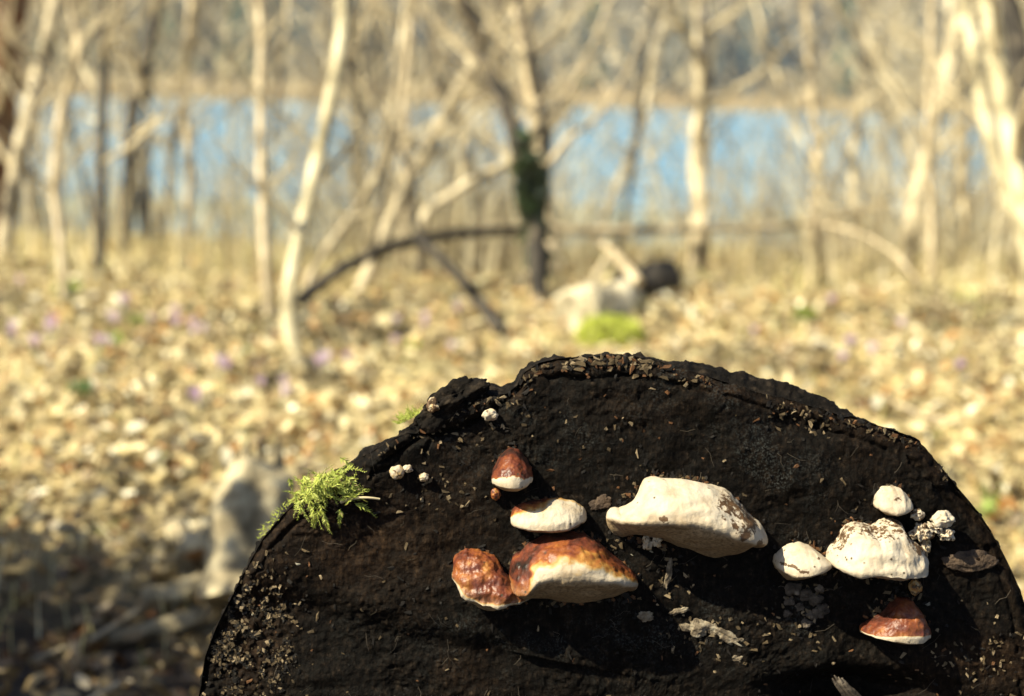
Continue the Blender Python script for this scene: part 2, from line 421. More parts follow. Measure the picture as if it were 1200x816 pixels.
def blades(name, n, xyf, hf, wf, colf, label, cat, matn='grass', lean=0.35, seg=3):
    """stuff: many tapering bent blades"""
    x, y = xyf(n); z = gz(x, y) if name != 'far_reeds' else np.maximum(hz(x, y), WZ)
    Hh = hf(n); Wd = wf(n, y); a = rng.random(n) * 2 * np.pi; ln = rng.random(n) * lean * Hh
    t = np.linspace(0, 1, seg)
    yaw = rng.random(n) * np.pi
    V = np.zeros((n, seg, 2, 3))
    for k, tt in enumerate(t):
        cx = x + np.cos(a) * ln * tt ** 2; cy = y + np.sin(a) * ln * tt ** 2; cz = z - 0.01 + Hh * tt * (1 - 0.25 * (ln / (Hh + 1e-6)) * tt)
        ww = Wd * (1 - 0.85 * tt)
        for s in (0, 1):
            sg = s * 2 - 1
            V[:, k, s, 0] = cx + sg * ww * np.cos(yaw); V[:, k, s, 1] = cy + sg * ww * np.sin(yaw); V[:, k, s, 2] = cz
    base = np.arange(n)[:, None, None] * seg * 2
    f = []
    for k in range(seg - 1):
        f.append(np.stack([2 * k, 2 * k + 1, 2 * k + 3, 2 * k + 2])[None, None, :] + base)
    Fq = np.concatenate(f, 1).reshape(-1, 4)
    c = np.repeat(colf(n, x, y), seg * 2, 0)
    o = mobj(name, V.reshape(-1, 3), Fq, M[matn], attrs={'col': c}, smooth=False)
    return tag(o, label, cat, kind='stuff')

def pick(pal, n, p=None, var=0.25):
    pal = np.asarray(pal, float); i = rng.choice(len(pal), n, p=p)
    return pal[i] * rng.uniform(1 - var, 1 + var, (n, 1))

def reeds_xy(n):
    x = rng.uniform(-120, 120, n); sh = 138 + 6 * np.sin(x * 0.03); return x, sh + rng.uniform(-1.0, 3.0, n)
blades('far_reeds', 9000, reeds_xy, lambda n: rng.uniform(1.0, 2.0, n), lambda n, y: rng.uniform(0.08, 0.2, n),
       lambda n, x, y: pick([(0.62, 0.46, 0.24), (0.52, 0.38, 0.20)], n), 'tan reed belt along the far shore of the lake', 'reeds')
def gr_xy(n):
    y = 5.0 + 12.0 * rng.random(n) ** 0.8; x = rng.uniform(-0.5, 0.5, n) * (y * 0.95 + 2)
    keep = fbm(xyz(x * 0.8, y * 0.5, 0), 3, 31) + (y - 7.5) * 0.14 + 0.1 > rng.normal(0, 0.15, n)
    y = np.where(keep, y, rng.uniform(10, 17, n)); return x, y
blades('dry_grass', 34000, gr_xy, lambda n: rng.uniform(0.06, 0.22, n), lambda n, y: rng.uniform(0.0025, 0.007, n) * 1.2,
       lambda n, x, y: pick([(0.72, 0.61, 0.32), (0.62, 0.51, 0.25), (0.80, 0.71, 0.45), (0.38, 0.38, 0.14)], n, [0.4, 0.27, 0.25, 0.08]),
       'straw coloured dry grass and sedge between the trees and the lake shore', 'grass', lean=0.9)
def ug_xy(n):
    y = rng.uniform(6.5, 14.0, n); fx = rng.uniform(-0.45, 0.5, n); fx = np.where((fx < -0.12) & (rng.random(n) < 0.6), rng.uniform(-0.11, 0.03, n), fx)
    open_ = ((fx > 0.035) & (fx < 0.20)) | ((fx > -0.27) & (fx < -0.15))
    fx = np.where(open_ & (rng.random(n) < 0.72), rng.choice([-1, 1, 1], n) * 0.0 + rng.choice([0.22, -0.13], n) + rng.uniform(-0.01, 0.2, n) * rng.choice([1, 1, -0.4], n), fx)
    return fx * y, y
blades('undergrowth', 6000, ug_xy, lambda n: 0.25 + 1.25 * rng.random(n) ** 2.0, lambda n, y: rng.uniform(0.002, 0.0055, n),
       lambda n, x, y: pick([(0.62, 0.53, 0.33), (0.42, 0.34, 0.20), (0.80, 0.72, 0.52), (0.10, 0.075, 0.045)], n, [0.30, 0.2, 0.2, 0.30]),
       'tangle of fine pale dry stems and twigs between the trees', 'undergrowth', lean=1.1, seg=5)
def fl_xy(n):
    y = np.sqrt(rng.uniform(2.0 ** 2, 9.5 ** 2, n)); x = rng.uniform(-0.5, 0.5, n) * (y * 0.92 + 1.4); return x, y
blades('floor_straw', 30000, fl_xy, lambda n: rng.uniform(0.02, 0.10, n), lambda n, y: rng.uniform(0.0015, 0.004, n),
       lambda n, x, y: pick([(0.74, 0.64, 0.34), (0.60, 0.50, 0.22), (0.86, 0.78, 0.52), (0.36, 0.40, 0.12)], n, [0.4, 0.27, 0.2, 0.13]),
       'short straw and dry grass blades poking up through the dead leaves', 'grass', lean=1.3)
def sh_xy(n):
    y = rng.uniform(11.5, 15.0, n); x = rng.uniform(-0.5, 0.5, n) * (y * 0.95 + 2); return x, y
blades('shore_reeds', 2200, sh_xy, lambda n: rng.uniform(0.2, 0.9, n), lambda n, y: rng.uniform(0.003, 0.008, n),
       lambda n, x, y: pick([(0.60, 0.50, 0.28), (0.70, 0.62, 0.42), (0.42, 0.34, 0.18)], n), 'thin pale reeds standing at the near water edge', 'reeds', lean=0.5)

def leaf_verts(n, pos, size, yaw, tilt, curl):
    """grid 4x3 leaf; returns verts (n,12,3)"""
    u = np.array([-1, -0.35, 0.35, 1.0]); wd = np.array([0.08, 0.42, 0.46, 0.03]); s = np.array([-1, 0, 1.0])
    U, Sx = np.meshgrid(u, s, indexing='ij'); Wd = np.repeat(wd[:, None], 3, 1)
    lx = U[None] * size[:, None, None]; ly = (Wd * Sx)[None] * size[:, None, None]
    lz = curl[:, None, None] * size[:, None, None] * (U[None] ** 2 * 0.5 + (Wd * Sx)[None] ** 2 * 1.2 - 0.25)
    L = np.stack([lx, ly, lz], -1).reshape(n, 12, 3)
    ct, st = np.cos(tilt), np.sin(tilt); x = L[..., 0] * ct[:, None] + L[..., 2] * st[:, None]; z = -L[..., 0] * st[:, None] + L[..., 2] * ct[:, None]
    L[..., 0] = x; L[..., 2] = z
    cr, sr = np.cos(curl * 0.8)[:, None], np.sin(curl * 0.8)[:, None]
    y = L[..., 1] * cr - L[..., 2] * sr; z = L[..., 1] * sr + L[..., 2] * cr; L[..., 1] = y; L[..., 2] = z
    cy, sy = np.cos(yaw)[:, None], np.sin(yaw)[:, None]
    x = L[..., 0] * cy - L[..., 1] * sy; y = L[..., 0] * sy + L[..., 1] * cy
    L[..., 0] = x; L[..., 1] = y
    return L + pos[:, None, :]
LF = grid_faces(4, 3)

LEAFPAL = [(0.58, 0.47, 0.235), (0.72, 0.62, 0.37), (0.40, 0.29, 0.135), (0.90, 0.85, 0.66), (0.46, 0.23, 0.07), (0.16, 0.11, 0.05)]
def litter():
    Ns = [(17000, 1.0, 3.2), (24000, 3.2, 6.5), (17000, 6.5, 14.0)]
    V = []; C = []
    for n, y0, y1 in Ns:
        y = np.sqrt(rng.uniform(y0 ** 2, y1 ** 2, n)); x = rng.uniform(-0.5, 0.5, n) * (y * 0.92 + 1.4)
        size = rng.uniform(0.010, 0.030, n) * np.where(y < 3.2, 0.85, 1.0) * (1 + 0.25 * (y > 6.5)); z = gz(x, y) + rng.uniform(0.0, 0.03, n) + 0.008
        cl = rng.normal(0.3, 0.6, n)
        L = leaf_verts(n, np.stack([x, y, z], -1), size, rng.random(n) * 6.28, rng.normal(0, 0.6, n), cl)
        c = pick(LEAFPAL, n, [0.28, 0.20, 0.20, 0.09, 0.11, 0.12], 0.3) * 0.88
        pt = sstep(0.1, 0.5, fbm(xyz(x * 1.6, y * 2.2, 4), 3, 90)); shade_toned = rng.random(n) < 0.06 + pt * 0.62; c[shade_toned] *= 0.3  # dark leaf clusters stand in for shadow patches on the floor
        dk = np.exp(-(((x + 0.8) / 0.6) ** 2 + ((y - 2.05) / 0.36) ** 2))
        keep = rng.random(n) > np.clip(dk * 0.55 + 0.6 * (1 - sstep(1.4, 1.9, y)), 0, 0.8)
        c = c * (1 - np.array([0.55, 0.64, 0.72]) * np.clip(dk * 1.2, 0, 1)[:, None])  # leaves in the hollow get its shade in their colour
        V.append(L[keep].reshape(-1, 3)); C.append(np.repeat(c[keep], 12, 0))
    V = np.concatenate(V); C = np.concatenate(C); n = len(V) // 12
    Fq = (LF[None] + np.arange(n)[:, None, None] * 12).reshape(-1, 4)
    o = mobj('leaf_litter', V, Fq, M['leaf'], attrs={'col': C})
    tag(o, 'tan and brown dead leaves carpeting the sunlit woodland floor', 'leaf litter', kind='stuff')
litter()

def fallen_twigs():
    mb = MB()
    for k in range(900):
        y = math.sqrt(rng.uniform(1.2 ** 2, 12 ** 2)); x = rng.uniform(-0.5, 0.5) * (y * 0.9 + 1.2)
        a = rng.random() * 6.28; L = rng.uniform(0.06, 0.35); n = 4
        t = np.linspace(-0.5, 0.5, n)
        p = np.stack([x + np.cos(a) * t * L + rng.normal(0, 0.01, n), y + np.sin(a) * t * L + rng.normal(0, 0.01, n), np.zeros(n)], -1)
        p[:, 2] = gz(p[:, 0], p[:, 1]) + 0.02 + 0.02 * rng.random()
        tube(mb, p, np.linspace(1, 0.5, n) * rng.uniform(0.002, 0.007), 5)
    o = mb.build('fallen_twigs', M['mid_bark'])
    tag(o, 'small broken twigs scattered through the dead leaves', 'twigs', kind='stuff')
fallen_twigs()

# ------------------------------------------------------------------ the big log
CX, CY = 720.0, 905.0
SIL = np.array([(222, 830), (228, 800), (232, 770), (245, 735), (262, 700), (280, 665), (300, 628), (325, 597), (350, 575), (375, 556), (400, 540), (430, 520), (460, 502), (480, 494),
                (488, 478), (500, 463), (520, 453), (540, 443), (560, 440), (570, 446), (590, 448), (603, 441), (612, 426), (630, 416), (660, 412), (700, 410), (720, 407),
                (750, 412), (800, 419), (850, 428), (900, 439), (940, 448), (975, 460), (988, 465), (998, 477), (1030, 490), (1060, 500), (1080, 508), (1100, 530),
                (1130, 566), (1160, 602), (1188, 650), (1208, 695), (1222, 745), (1232, 800), (1236, 860)], float)
th_s = np.arctan2(CY - SIL[:, 1], SIL[:, 0] - CX); r_s = np.hypot(SIL[:, 0] - CX, CY - SIL[:, 1])
o_ = np.argsort(th_s); th_s = th_s[o_]; r_s = r_s[o_]
tt = np.concatenate([[-1.7, -1.0, -0.5], th_s, [math.pi + 0.05, math.pi + 0.5, math.pi + 1.0]])
rr_ = np.concatenate([[500, 505, 512], r_s, [500, 505, 505]])
def Rsil(th):
    th = np.where(th < -1.5708, th + 2 * np.pi, th)
    return np.interp(th, tt, rr_)
def rimw(th):
    """how far the face edge lies inside the outline, px"""
    x = CX + Rsil(th) * np.cos(th)
    return np.interp(x, [228, 330, 470, 490, 540, 600, 650, 760, 800, 900, 985, 1005, 1080, 1200], [7, 9, 12, 22, 26, 12, 8, 8, 14, 24, 24, 10, 8, 9])

def polyd(x, y, pts):
    """distance to polyline and signed side"""
    d = np.full(np.shape(x), 1e9); sgn = np.zeros(np.shape(x))
    for (x0, y0), (x1, y1) in zip(pts[:-1], pts[1:]):
        vx, vy = x1 - x0, y1 - y0; t = np.clip(((x - x0) * vx + (y - y0) * vy) / (vx * vx + vy * vy), 0, 1)
        dx, dy = x - x0 - t * vx, y - y0 - t * vy; dd = np.hypot(dx, dy); c = vx * dy - vy * dx
        m = dd < d; d = np.where(m, dd, d); sgn = np.where(m, np.sign(c), sgn)
    return d, sgn

CRE = [(268, 690), (330, 705), (420, 722), (500, 745), (600, 765)]
GRO = [(455, 535), (490, 512), (530, 502), (560, 490), (590, 470), (612, 450)]
def fh(x, y):
    """relief of the end face in px (towards the camera), without finest detail"""
    h = 5.0 * fbm(xyz(x / 90, y / 90, 0), 3, 41) + 1.8 * fbm(xyz(x / 26, y / 18, 0), 3, 43)
    d, s = polyd(x, y, CRE)
    h = h - 12 * sstep(-22, 14, d * s) * np.exp(-(d / 110.0) ** 2)
    d, s = polyd(x, y, GRO); h = h - 12 * np.exp(-(d / 5.0) ** 2) + 8 * np.exp(-(d / 14.0) ** 2) * (s < 0)
    h = h - 55 * np.exp(-(((x - 995) / 85) ** 2 + ((y - 812) / 24) ** 2) ** 1.5)
    d, s = polyd(x, y, [(830, 470), (870, 520), (930, 560), (990, 575)]); h = h + 7 * np.exp(-(d / 22.0) ** 2)
    h = h - 12 * np.exp(-(((x - 940) / 60) ** 2 + ((y - 500) / 16) ** 2))
    h = h + 6 * np.exp(-(((x - 1135) / 26) ** 2 + ((y - 657) / 13) ** 2) ** 2)
    return h
def fdetail(x, y):
    d = 0.75 * fbm(xyz(x / 6, y / 6, 0), 3, 47, 0.6)
    r = 1 - np.abs(fbm(xyz(x / 11, y / 9, 4), 3, 51)); d = d + 0.8 * (r - 0.6)
    rough = 0.65 + 0.7 * sstep(-0.2, 0.5, fbm(xyz(x / 60, y / 60, 9), 2, 53))
    lz = np.exp(-(((x - 285) / 50) ** 2 + ((y - 760) / 60) ** 2)); d = d * (rough + 1.8 * lz) + 3 * lz * fbm(xyz(x / 5, y / 5, 7), 2, 59)
    return d

def face_world(x, y, h):  # px on the face plane + px of relief -> world
    return P(x, y, 1.0) - FWD * (np.asarray(h, float) * 0.0006)[..., None]

logroot = empty('log', P(CX, CY + 505, 1.02), 'thick old log whose black rotten round end carries the bracket fungi', 'log')
NT_, NR_ = 1150, 330
th = np.concatenate([np.linspace(-0.12, math.pi + 0.12, NT_), np.linspace(math.pi + 0.12, 2 * math.pi - 0.12, 60)[1:-1]])
rr = np.linspace(0.0, 1, NR_) ** 0.8
Tm, Rm = np.meshgrid(th, rr)
Re = (Rsil(Tm) - rimw(Tm) + 2.0 * fbm(xyz(np.cos(Tm) * 30, np.sin(Tm) * 30, 0), 3, 61))
xr = CX + Re * Rm * np.cos(Tm); yr = CY - Re * Rm * np.sin(Tm)
hh = fh(xr, yr) + fdetail(xr, yr)
edge = sstep(0.965, 1.0, Rm)
hh = hh - 8 * edge ** 2
px_ = Re * (1 - Rm)
ringline = np.exp(-((px_ - 20 - 5 * np.sin(Tm * 9)) / 3.5) ** 2); hh = hh - 4.5 * ringline * (fbm(xyz(xr / 30, yr / 30, 2), 2, 65) > -0.2)
brown = np.exp(-(((xr - 440) / 150) ** 2 + ((yr - 640) / 80) ** 2) ** 1.5) * 0.75 + 0.9 * np.exp(-(((xr - 285) / 55) ** 2 + ((yr - 750) / 60) ** 2)) \
    + 0.8 * np.exp(-(((xr - 1150) / 80) ** 2 + ((yr - 775) / 35) ** 2)) + 0.35 * np.exp(-(((xr - 1000) / 80) ** 2 + ((yr - 540) / 40) ** 2)) \
    + 0.6 * np.exp(-((px_ - 8) / 10) ** 2) * (xr > 600) + 0.9 * np.exp(-(((xr - 1135) / 30) ** 2 + ((yr - 657) / 15) ** 2) ** 2) + 0.3 * np.exp(-(((xr - 560) / 90) ** 2 + ((yr - 790) / 25) ** 2))
brown = np.clip(brown + 0.25 * fbm(xyz(xr / 60, yr / 60, 5), 3, 71), 0, 1)
grey = np.exp(-(polyd(xr, yr, [(800, 455), (850, 490), (930, 570)])[0] / 40) ** 2) + np.exp(-(((xr - 680) / 190) ** 2 + ((yr - 740) / 50) ** 2)) + 0.7 * np.exp(-(((xr - 620) / 120) ** 2 + ((yr - 510) / 50) ** 2)) \
    + 0.8 * np.exp(-(((xr - 945) / 40) ** 2 + ((yr - 710) / 35) ** 2))
grey = np.clip(grey + 0.15, 0, 1)
FV = face_world(xr, yr, hh)
fo = mobj('end_face', FV.reshape(-1, 3), grid_faces(NR_, len(th), True), M['face'], logroot, {'brown': brown.ravel(), 'grey': grey.ravel()})

# bark body going back from the face edge
sdep = np.array([0, 4, 10, 18, 28, 42, 60, 85, 120, 165, 220, 290, 380, 500, 640, 800, 1000, 1250, 1500, 1800, 2000.0])
thb = np.concatenate([np.linspace(-0.15, math.pi + 0.15, 900), np.linspace(math.pi + 0.15, 2 * math.pi - 0.15, 80)[1:-1]])
sm = np.concatenate([np.interp(np.linspace(0, 20, 81), np.arange(21), sdep)])
Tb, Sb = np.meshgrid(thb, sm)
Ro = Rsil(Tb); Ri = Ro - rimw(Tb)
e = sstep(0, 30, Sb)
R0 = Ri * (1 - e) + Ro * e
cyb = CY + Sb * 0.075
taper = 1 - 0.165 * Sb / 1000
ridge = 1 - np.abs(fbm(xyz(np.cos(Tb) * 11, np.sin(Tb) * 11, Sb / 160), 4, 81))
R1 = R0 * taper + (6 * (ridge - 0.75) * sstep(0, 25, Sb) + 2.6 * fbm(xyz(np.cos(Tb) * 60, np.sin(Tb) * 60, Sb / 12), 3, 83) * sstep(0, 8, Sb)) - 3.5 * sstep(30, 60, Sb)
xb = CX + R1 * np.cos(Tb); yb_ = cyb - R1 * np.sin(Tb)
BV = P(xb, yb_, 1.0) + FWD * (Sb * 0.0006 + 0.0035)[..., None]
bo = mobj('bark', BV.reshape(-1, 3), grid_faces(len(sm), len(thb), True)[:, ::-1], M['bark'], logroot)
# far broken end
cen = BV[-1].mean(0); Vc = np.concatenate([BV[-1], cen[None] + FWD * 0.04]); i = np.arange(len(thb))
mobj('broken_end', Vc, np.stack([i, np.roll(i, -1), np.full(len(thb), len(thb))], -1), M['bark'], logroot)

# loose lump of bark on the upper left rim
def lump(name, cx, cy, rx, ry, dep, base_h, ang, mt, parent, rough=0.18, seed=0, n1=70, n2=44, attrs=None, flat=0.0):
    u = np.linspace(0, 2 * np.pi, n1, endpoint=False); v = np.linspace(0.001, np.pi - 0.001, n2)
    V_, U_ = np.meshgrid(v, u, indexing='ij')
    d = np.stack([np.sin(V_) * np.cos(U_), np.sin(V_) * np.sin(U_), np.cos(V_)], -1)
    k = 1 + rough * fbm(d * 1.6 + seed * 3.7, 3, seed) + rough * 0.16 * fbm(d * 6 + seed, 3, seed + 5)
    x = d[..., 0] * rx * k; y = d[..., 1] * ry * k; z = d[..., 2] * dep * k
    c, s = math.cos(ang), math.sin(ang)
    W = face_world(cx + x * c - y * s, cy + x * s + y * c, base_h + z)
    at = None
    if attrs: at = {q: np.broadcast_to(f(d), d.shape[:2]).ravel() for q, f in attrs.items()}
    return mobj(name, W.reshape(-1, 3), grid_faces(n2, n1, True)[:, ::-1], mt, parent, at)
fl = lump('bark_flap', 528, 474, 42, 20, 22, -8, -0.52, M['bark'], logroot, 0.35, 3, 110, 70)
tag(fl, 'dark bark lump split from the upper left rim')
# splinter in the hollow at the bottom
mb = MB()
for k in range(9):
    o = rng.normal(0, 1, 2); a = face_world(975 + k * 2.2, 792 + k * 0.8 + o[0] * 3, 2 + o[1]); b2 = face_world(1010 + k * 3, 838 + k, -10 + o[1] * 3)
    tube(mb, smooth_path([a, (a + b2) / 2 + rng.normal(0, 0.0006, 3), b2], 6), np.array([0.3, 1, 1.1, 1, 1, 0.8]) * 0.0016, 5)
sp = mb.build('splinter', M['crumbly'], logroot)
tag(sp, 'grey fibrous splinter in the dark hollow')

# crumbs and chips clinging to the face
def crumbs():
    mb = MB()
    cols = {'pale': (0.22, 0.165, 0.10), 'tan': (0.085, 0.06, 0.032), 'org': (0.11, 0.05, 0.02), 'dk': (0.008, 0.006, 0.005), 'wh': (0.26, 0.24, 0.19)}
    def crumb(x, y, s, col, elong=1.0):
        ta = np.array(math.atan2(CY - y, x - CX)); lim = float(Rsil(ta) - rimw(ta)) - 2
        if math.hypot(x - CX, y - CY) > lim: return
        h0 = float(fh(np.array(x), np.array(y)) + fdetail(np.array(x), np.array(y)))
        d = rng.normal(size=(8, 3)) * 0.35 + np.array([[a, b, c] for a in (-1, 1) for b in (-1, 1) for c in (-1, 1)]) * 0.75
        d[:, 0] *= elong; a = rng.random() * 6.28; ca, sa = math.cos(a), math.sin(a)
        X_ = d[:, 0] * ca - d[:, 1] * sa; Y_ = d[:, 0] * sa + d[:, 1] * ca
        W = face_world(x + X_ * s, y + Y_ * s, h0 + d[:, 2] * s * 0.7 + s * 0.2)
        f = np.array([[0, 1, 3, 2], [4, 6, 7, 5], [0, 4, 5, 1], [2, 3, 7, 6], [0, 2, 6, 4], [1, 5, 7, 3]])
        mb.add(W, f, np.array(cols[col]) * rng.uniform(0.6, 1.2))
    # lit crumbly patch lower left
    for k in range(3200):
        x, y = rng.normal(287, 30), rng.normal(752, 38)
        if x < 245 and y < 740: continue
        if fbm(np.array([x / 9, y / 9, 3.0]), 2, 33) < 0.12: continue
        crumb(x, y, 0.5 + 1.5 * rng.random() ** 2, rng.choice(['pale', 'tan', 'tan', 'tan', 'dk', 'dk', 'dk']), rng.uniform(1, 2))
    # chip line along the upper rim
    for k in range(520):
        t = rng.uniform(0.72, 2.2)
        if vnoise(np.array([t * 14, 1.0, 1.0]), 77) + 0.25 * (t < 1.5) < rng.uniform(-0.1, 0.5): continue
        r = float(Rsil(np.array(t)) - rimw(np.array(t))) - abs(rng.normal(2, 8))
        crumb(CX + r * math.cos(t), CY - r * math.sin(t), 0.6 + 1.6 * rng.random() ** 2, rng.choice(['pale', 'tan', 'tan', 'org', 'dk', 'dk', 'dk']), rng.uniform(1, 3))
    for k in range(160):
        x, y = rng.normal(720, 45), rng.normal(424, 6)
        crumb(x, y, rng.uniform(1, 2.6), rng.choice(['tan', 'tan', 'pale', 'dk', 'org']), rng.uniform(1, 3))
    for (x0, y0, sx, sy, n) in ((940, 480, 22, 9, 28), (955, 500, 10, 6, 14), (722, 500, 12, 14, 12), (945, 705, 22, 24, 90), (830, 745, 40, 14, 60), (790, 670, 14, 18, 30), (505, 575, 30, 16, 40), (470, 500, 35, 14, 50), (1160, 770, 40, 20, 80), (560, 490, 60, 30, 50), (280, 690, 16, 40, 60)):
        for k in range(n): crumb(rng.normal(x0, sx), rng.normal(y0, sy), rng.uniform(0.8, 2.0), rng.choice(['pale', 'tan', 'dk', 'tan']), rng.uniform(1, 2.5))
    for k in range(420):
        t = rng.uniform(0, math.pi); r = math.sqrt(rng.random()) * 480
        x, y = CX + r * math.cos(t), CY - r * math.sin(t)
        if y > 830: continue
        crumb(x, y, rng.uniform(0.7, 1.8), rng.choice(['tan', 'dk', 'dk', 'dk', 'org']) if rng.random() < 0.93 else rng.choice(['pale', 'wh']), rng.uniform(1, 3))
    for (ax, ay, bx_, by2) in ((711, 600, 750, 572), (755, 556, 830, 562), (830, 564, 896, 625), (597, 660, 640, 622), (640, 620, 700, 630), (700, 632, 747, 678), (531, 660, 545, 643), (560, 643, 610, 688), (578, 548, 598, 523), (600, 523, 624, 552),
                               (599, 602, 630, 582), (640, 581, 687, 600), (905, 654, 935, 634), (940, 634, 970, 652), (968, 648, 1000, 605), (1005, 607, 1084, 650), (1024, 580, 1045, 565), (1045, 565, 1068, 588), (1010, 730, 1052, 697), (1060, 696, 1088, 735), (535, 690, 600, 714), (620, 708, 740, 698), (716, 628, 790, 645), (970, 668, 1078, 680)):
        for k in range(int(math.hypot(bx_ - ax, by2 - ay) * 0.55)):
            q = rng.random(); crumb(ax + (bx_ - ax) * q + rng.normal(0, 3), ay + (by2 - ay) * q + rng.normal(0, 3), rng.uniform(0.8, 2.2), rng.choice(['dk', 'dk', 'tan', 'org']), rng.uniform(1, 2.2))
    o = mb.build('wood_crumbs', M['chip'], logroot, smooth=False)
    o['kind'] = 'stuff'
    # fine hair-like fibres
    mb = MB()
    for k in range(110):
        t = rng.uniform(0.1, math.pi - 0.1); r = rng.uniform(0.3, 0.98) * (float(Rsil(np.array(t))) - 20)
        x, y = CX + r * math.cos(t), CY - r * math.sin(t)
        a = rng.uniform(0, 6.28); L = rng.uniform(6, 26); n = 4
        q = np.linspace(0, 1, n); xx = x + np.cos(a) * L * q + rng.normal(0, 1.2, n); yy = y + np.sin(a) * L * q + rng.normal(0, 1.2, n)
        tube(mb, face_world(xx, yy, fh(xx, yy) + 2.5 + 3 * np.sin(q * 3.1)), 0.00016, 3, c=np.array((0.05, 0.04, 0.03)) * rng.uniform(0.4, 1.8))
    o = mb.build('fibres', M['chip'], logroot); o['kind'] = 'stuff'
crumbs()

# ------------------------------------------------------------------ bracket fungi
def fungus(name, label, top, bot, lip, depth, crust=None, dirt=None, nu=150, nv=90, rough=1.0, pore_shade=1.0, lowpow=1.15, cat='fungus', group=None, seed=1, skew=0.0, crust_split=None, base=-7, upflat=1.0, part_labels=None):
    top = np.array(top, float); bot = np.array(bot, float); lip = np.array(lip, float)
    x0, x1 = top[0, 0], top[-1, 0]
    u = np.linspace(0.004, 0.996, nu); x = x0 + (x1 - x0) * (1 - np.cos(np.pi * u)) / 2
    def ip(a):  # smooth interpolation
        from math import pi
        y = np.interp(x, a[:, 0], a[:, 1]); k = np.hanning(9); k /= k.sum()
        return np.convolve(np.pad(y, 4, 'edge'), k, 'valid')
    yt, yb, yl = ip(top), ip(bot), ip(lip)
    sN = (x - x0) / (x1 - x0); ew = 0.075
    for side in (0, 1):
        q = sN if side == 0 else 1 - sN; m_ = q < ew; i_ = np.argmin(np.abs(q - ew))
        k_ = np.sqrt(np.clip(1 - (1 - q / ew) ** 2, 0, 1)); hf = (yb[i_] - yt[i_]) / 2; md = (yb[i_] + yt[i_]) / 2
        e_ = 0 if side == 0 else -1; me_ = (yt[e_] + yb[e_]) / 2; mdd = me_ + (md - me_) * (q / ew)
        fl_ = (yl[i_] - yt[i_]) / max(yb[i_] - yt[i_], 1e-3)
        yt = np.where(m_, mdd - hf * k_, yt); yb = np.where(m_, mdd + hf * k_, yb); yl = np.where(m_, yt + (yb - yt) * fl_, yl)
    yl = np.clip(yl, np.minimum(yt + 0.5, yb), yb - 0.3)
    prof = np.sin(np.pi * u) ** 0.6 * (1 + skew * (u - 0.5))
    v = np.linspace(0, 1, nv); a = 0.60
    Vv, U_ = np.meshgrid(v, u, indexing='ij')
    Xx = np.broadcast_to(x, Vv.shape)
    up = Vv <= a; tu = np.clip(Vv / a, 0, 1); tl = np.clip((Vv - a) / (1 - a), 0, 1)
    phi = tu * np.pi / 2
    Yu = yl + (yt - yl) * np.cos(phi); Du = np.sin(phi) ** (0.9 * upflat)
    # lower surface: rounded lip then almost straight back to the log
    Yl = yl + (yb - yl) * tl ** 0.78
    Dl = 1 - tl ** lowpow
    Yy = np.where(up, Yu, Yl); Dd = np.where(up, Du, Dl) * prof * depth + base * 1.0
    W = face_world(Xx, Yy, Dd)
    # normals, then displacement
    def nrm(W):
        du = np.gradient(W, axis=1); dv = np.gradient(W, axis=0); n = np.cross(dv, du)
        n /= np.linalg.norm(n, axis=-1)[..., None] + 1e-12
        return n
    n = nrm(W)
    if (n @ (-FWD)).mean() < 0: n = -n; flip = True
    else: flip = False
    q = xyz(Xx, Yy, Dd); cr = np.clip(crust(Xx, Yy, np.where(up, tu, 1 + tl)) if crust else np.zeros_like(Xx), 0, 0.86)
    tops = np.where(up, 1.0, 1 - sstep(0, 0.35, tl))
    disp = 1.7 * fbm(q / 30, 2, seed) * rough + 0.22 * fbm(q / 6, 3, seed + 3) * rough * (0.35 + 0.65 * tops) + 0.5 * tops * rough * np.abs(fbm(np.stack([Xx / 7, Dd / 40, Yy / 34], -1), 2, seed + 21)) + tops * sstep(0.2, 0.6, cr) * 0.9 * fbm(q / 6.5, 3, seed + 7)
    disp = disp + tops * 0.8 * np.sin((Yy + 5 * fbm(q / 30, 2, seed + 9)) / 2.6) * sstep(0.15, 0.5, tu) * 0.5 * rough
    disp = disp * np.sin(np.pi * U_) ** 0.3
    W = W + n * (disp * 0.0006)[..., None]
    n = nrm(W); n = -n if flip else n
    cr = cr + 0.14 * fbm(q / 11, 3, seed + 11) * (cr > 0.02)
    po = np.where(up, 0.35 * sstep(0.8, 1.0, tu), 0.35 + 0.65 * sstep(0.0, 0.12, tl)) * pore_shade  # pore tone starts on the lip so the underside shade is painted in
    di = dirt(Xx, Yy, tu) if dirt else np.zeros_like(Xx)
    fs = grid_faces(nv, nu)
    if not flip: fs = fs[:, ::-1]
    bx, by = (x0 + x1) / 2, yb.max()
    root = empty(name, face_world(np.array(bx), np.array(by), 0.0), label, cat, group)
    A = {'crust': cr.ravel(), 'pore_shade': po.ravel(), 'dirt': di.ravel()}
    Wf = W.reshape(-1, 3); nf = n.reshape(-1, 3)
    row = np.arange(nv - 1)[:, None] * np.ones(nu - 1, int)[None]
    crf = cr[:-1, :-1]
    isup = row < int(a * nv)
    csp = (crf > 0.30) & isup if crust else np.zeros_like(isup)
    ismg = isup & ~csp; ispo = ~isup
    for nm, msk in (('crust', csp), ('cap' if not crust else 'margin', ismg), ('pore_surface', ispo)):
        msk = msk.ravel()
        if msk.sum() < 30: continue
        f = fs[msk]; ids, inv = np.unique(f, return_inverse=True)
        mobj(nm, Wf[ids], inv.reshape(f.shape), M['fungus'], root, {k: z[ids] for k, z in A.items()}, normals=nf[ids])
    return root

nz = lambda X_, Y_, s, sd_: fbm(xyz(X_ / s, Y_ / s, 0), 3, sd_)
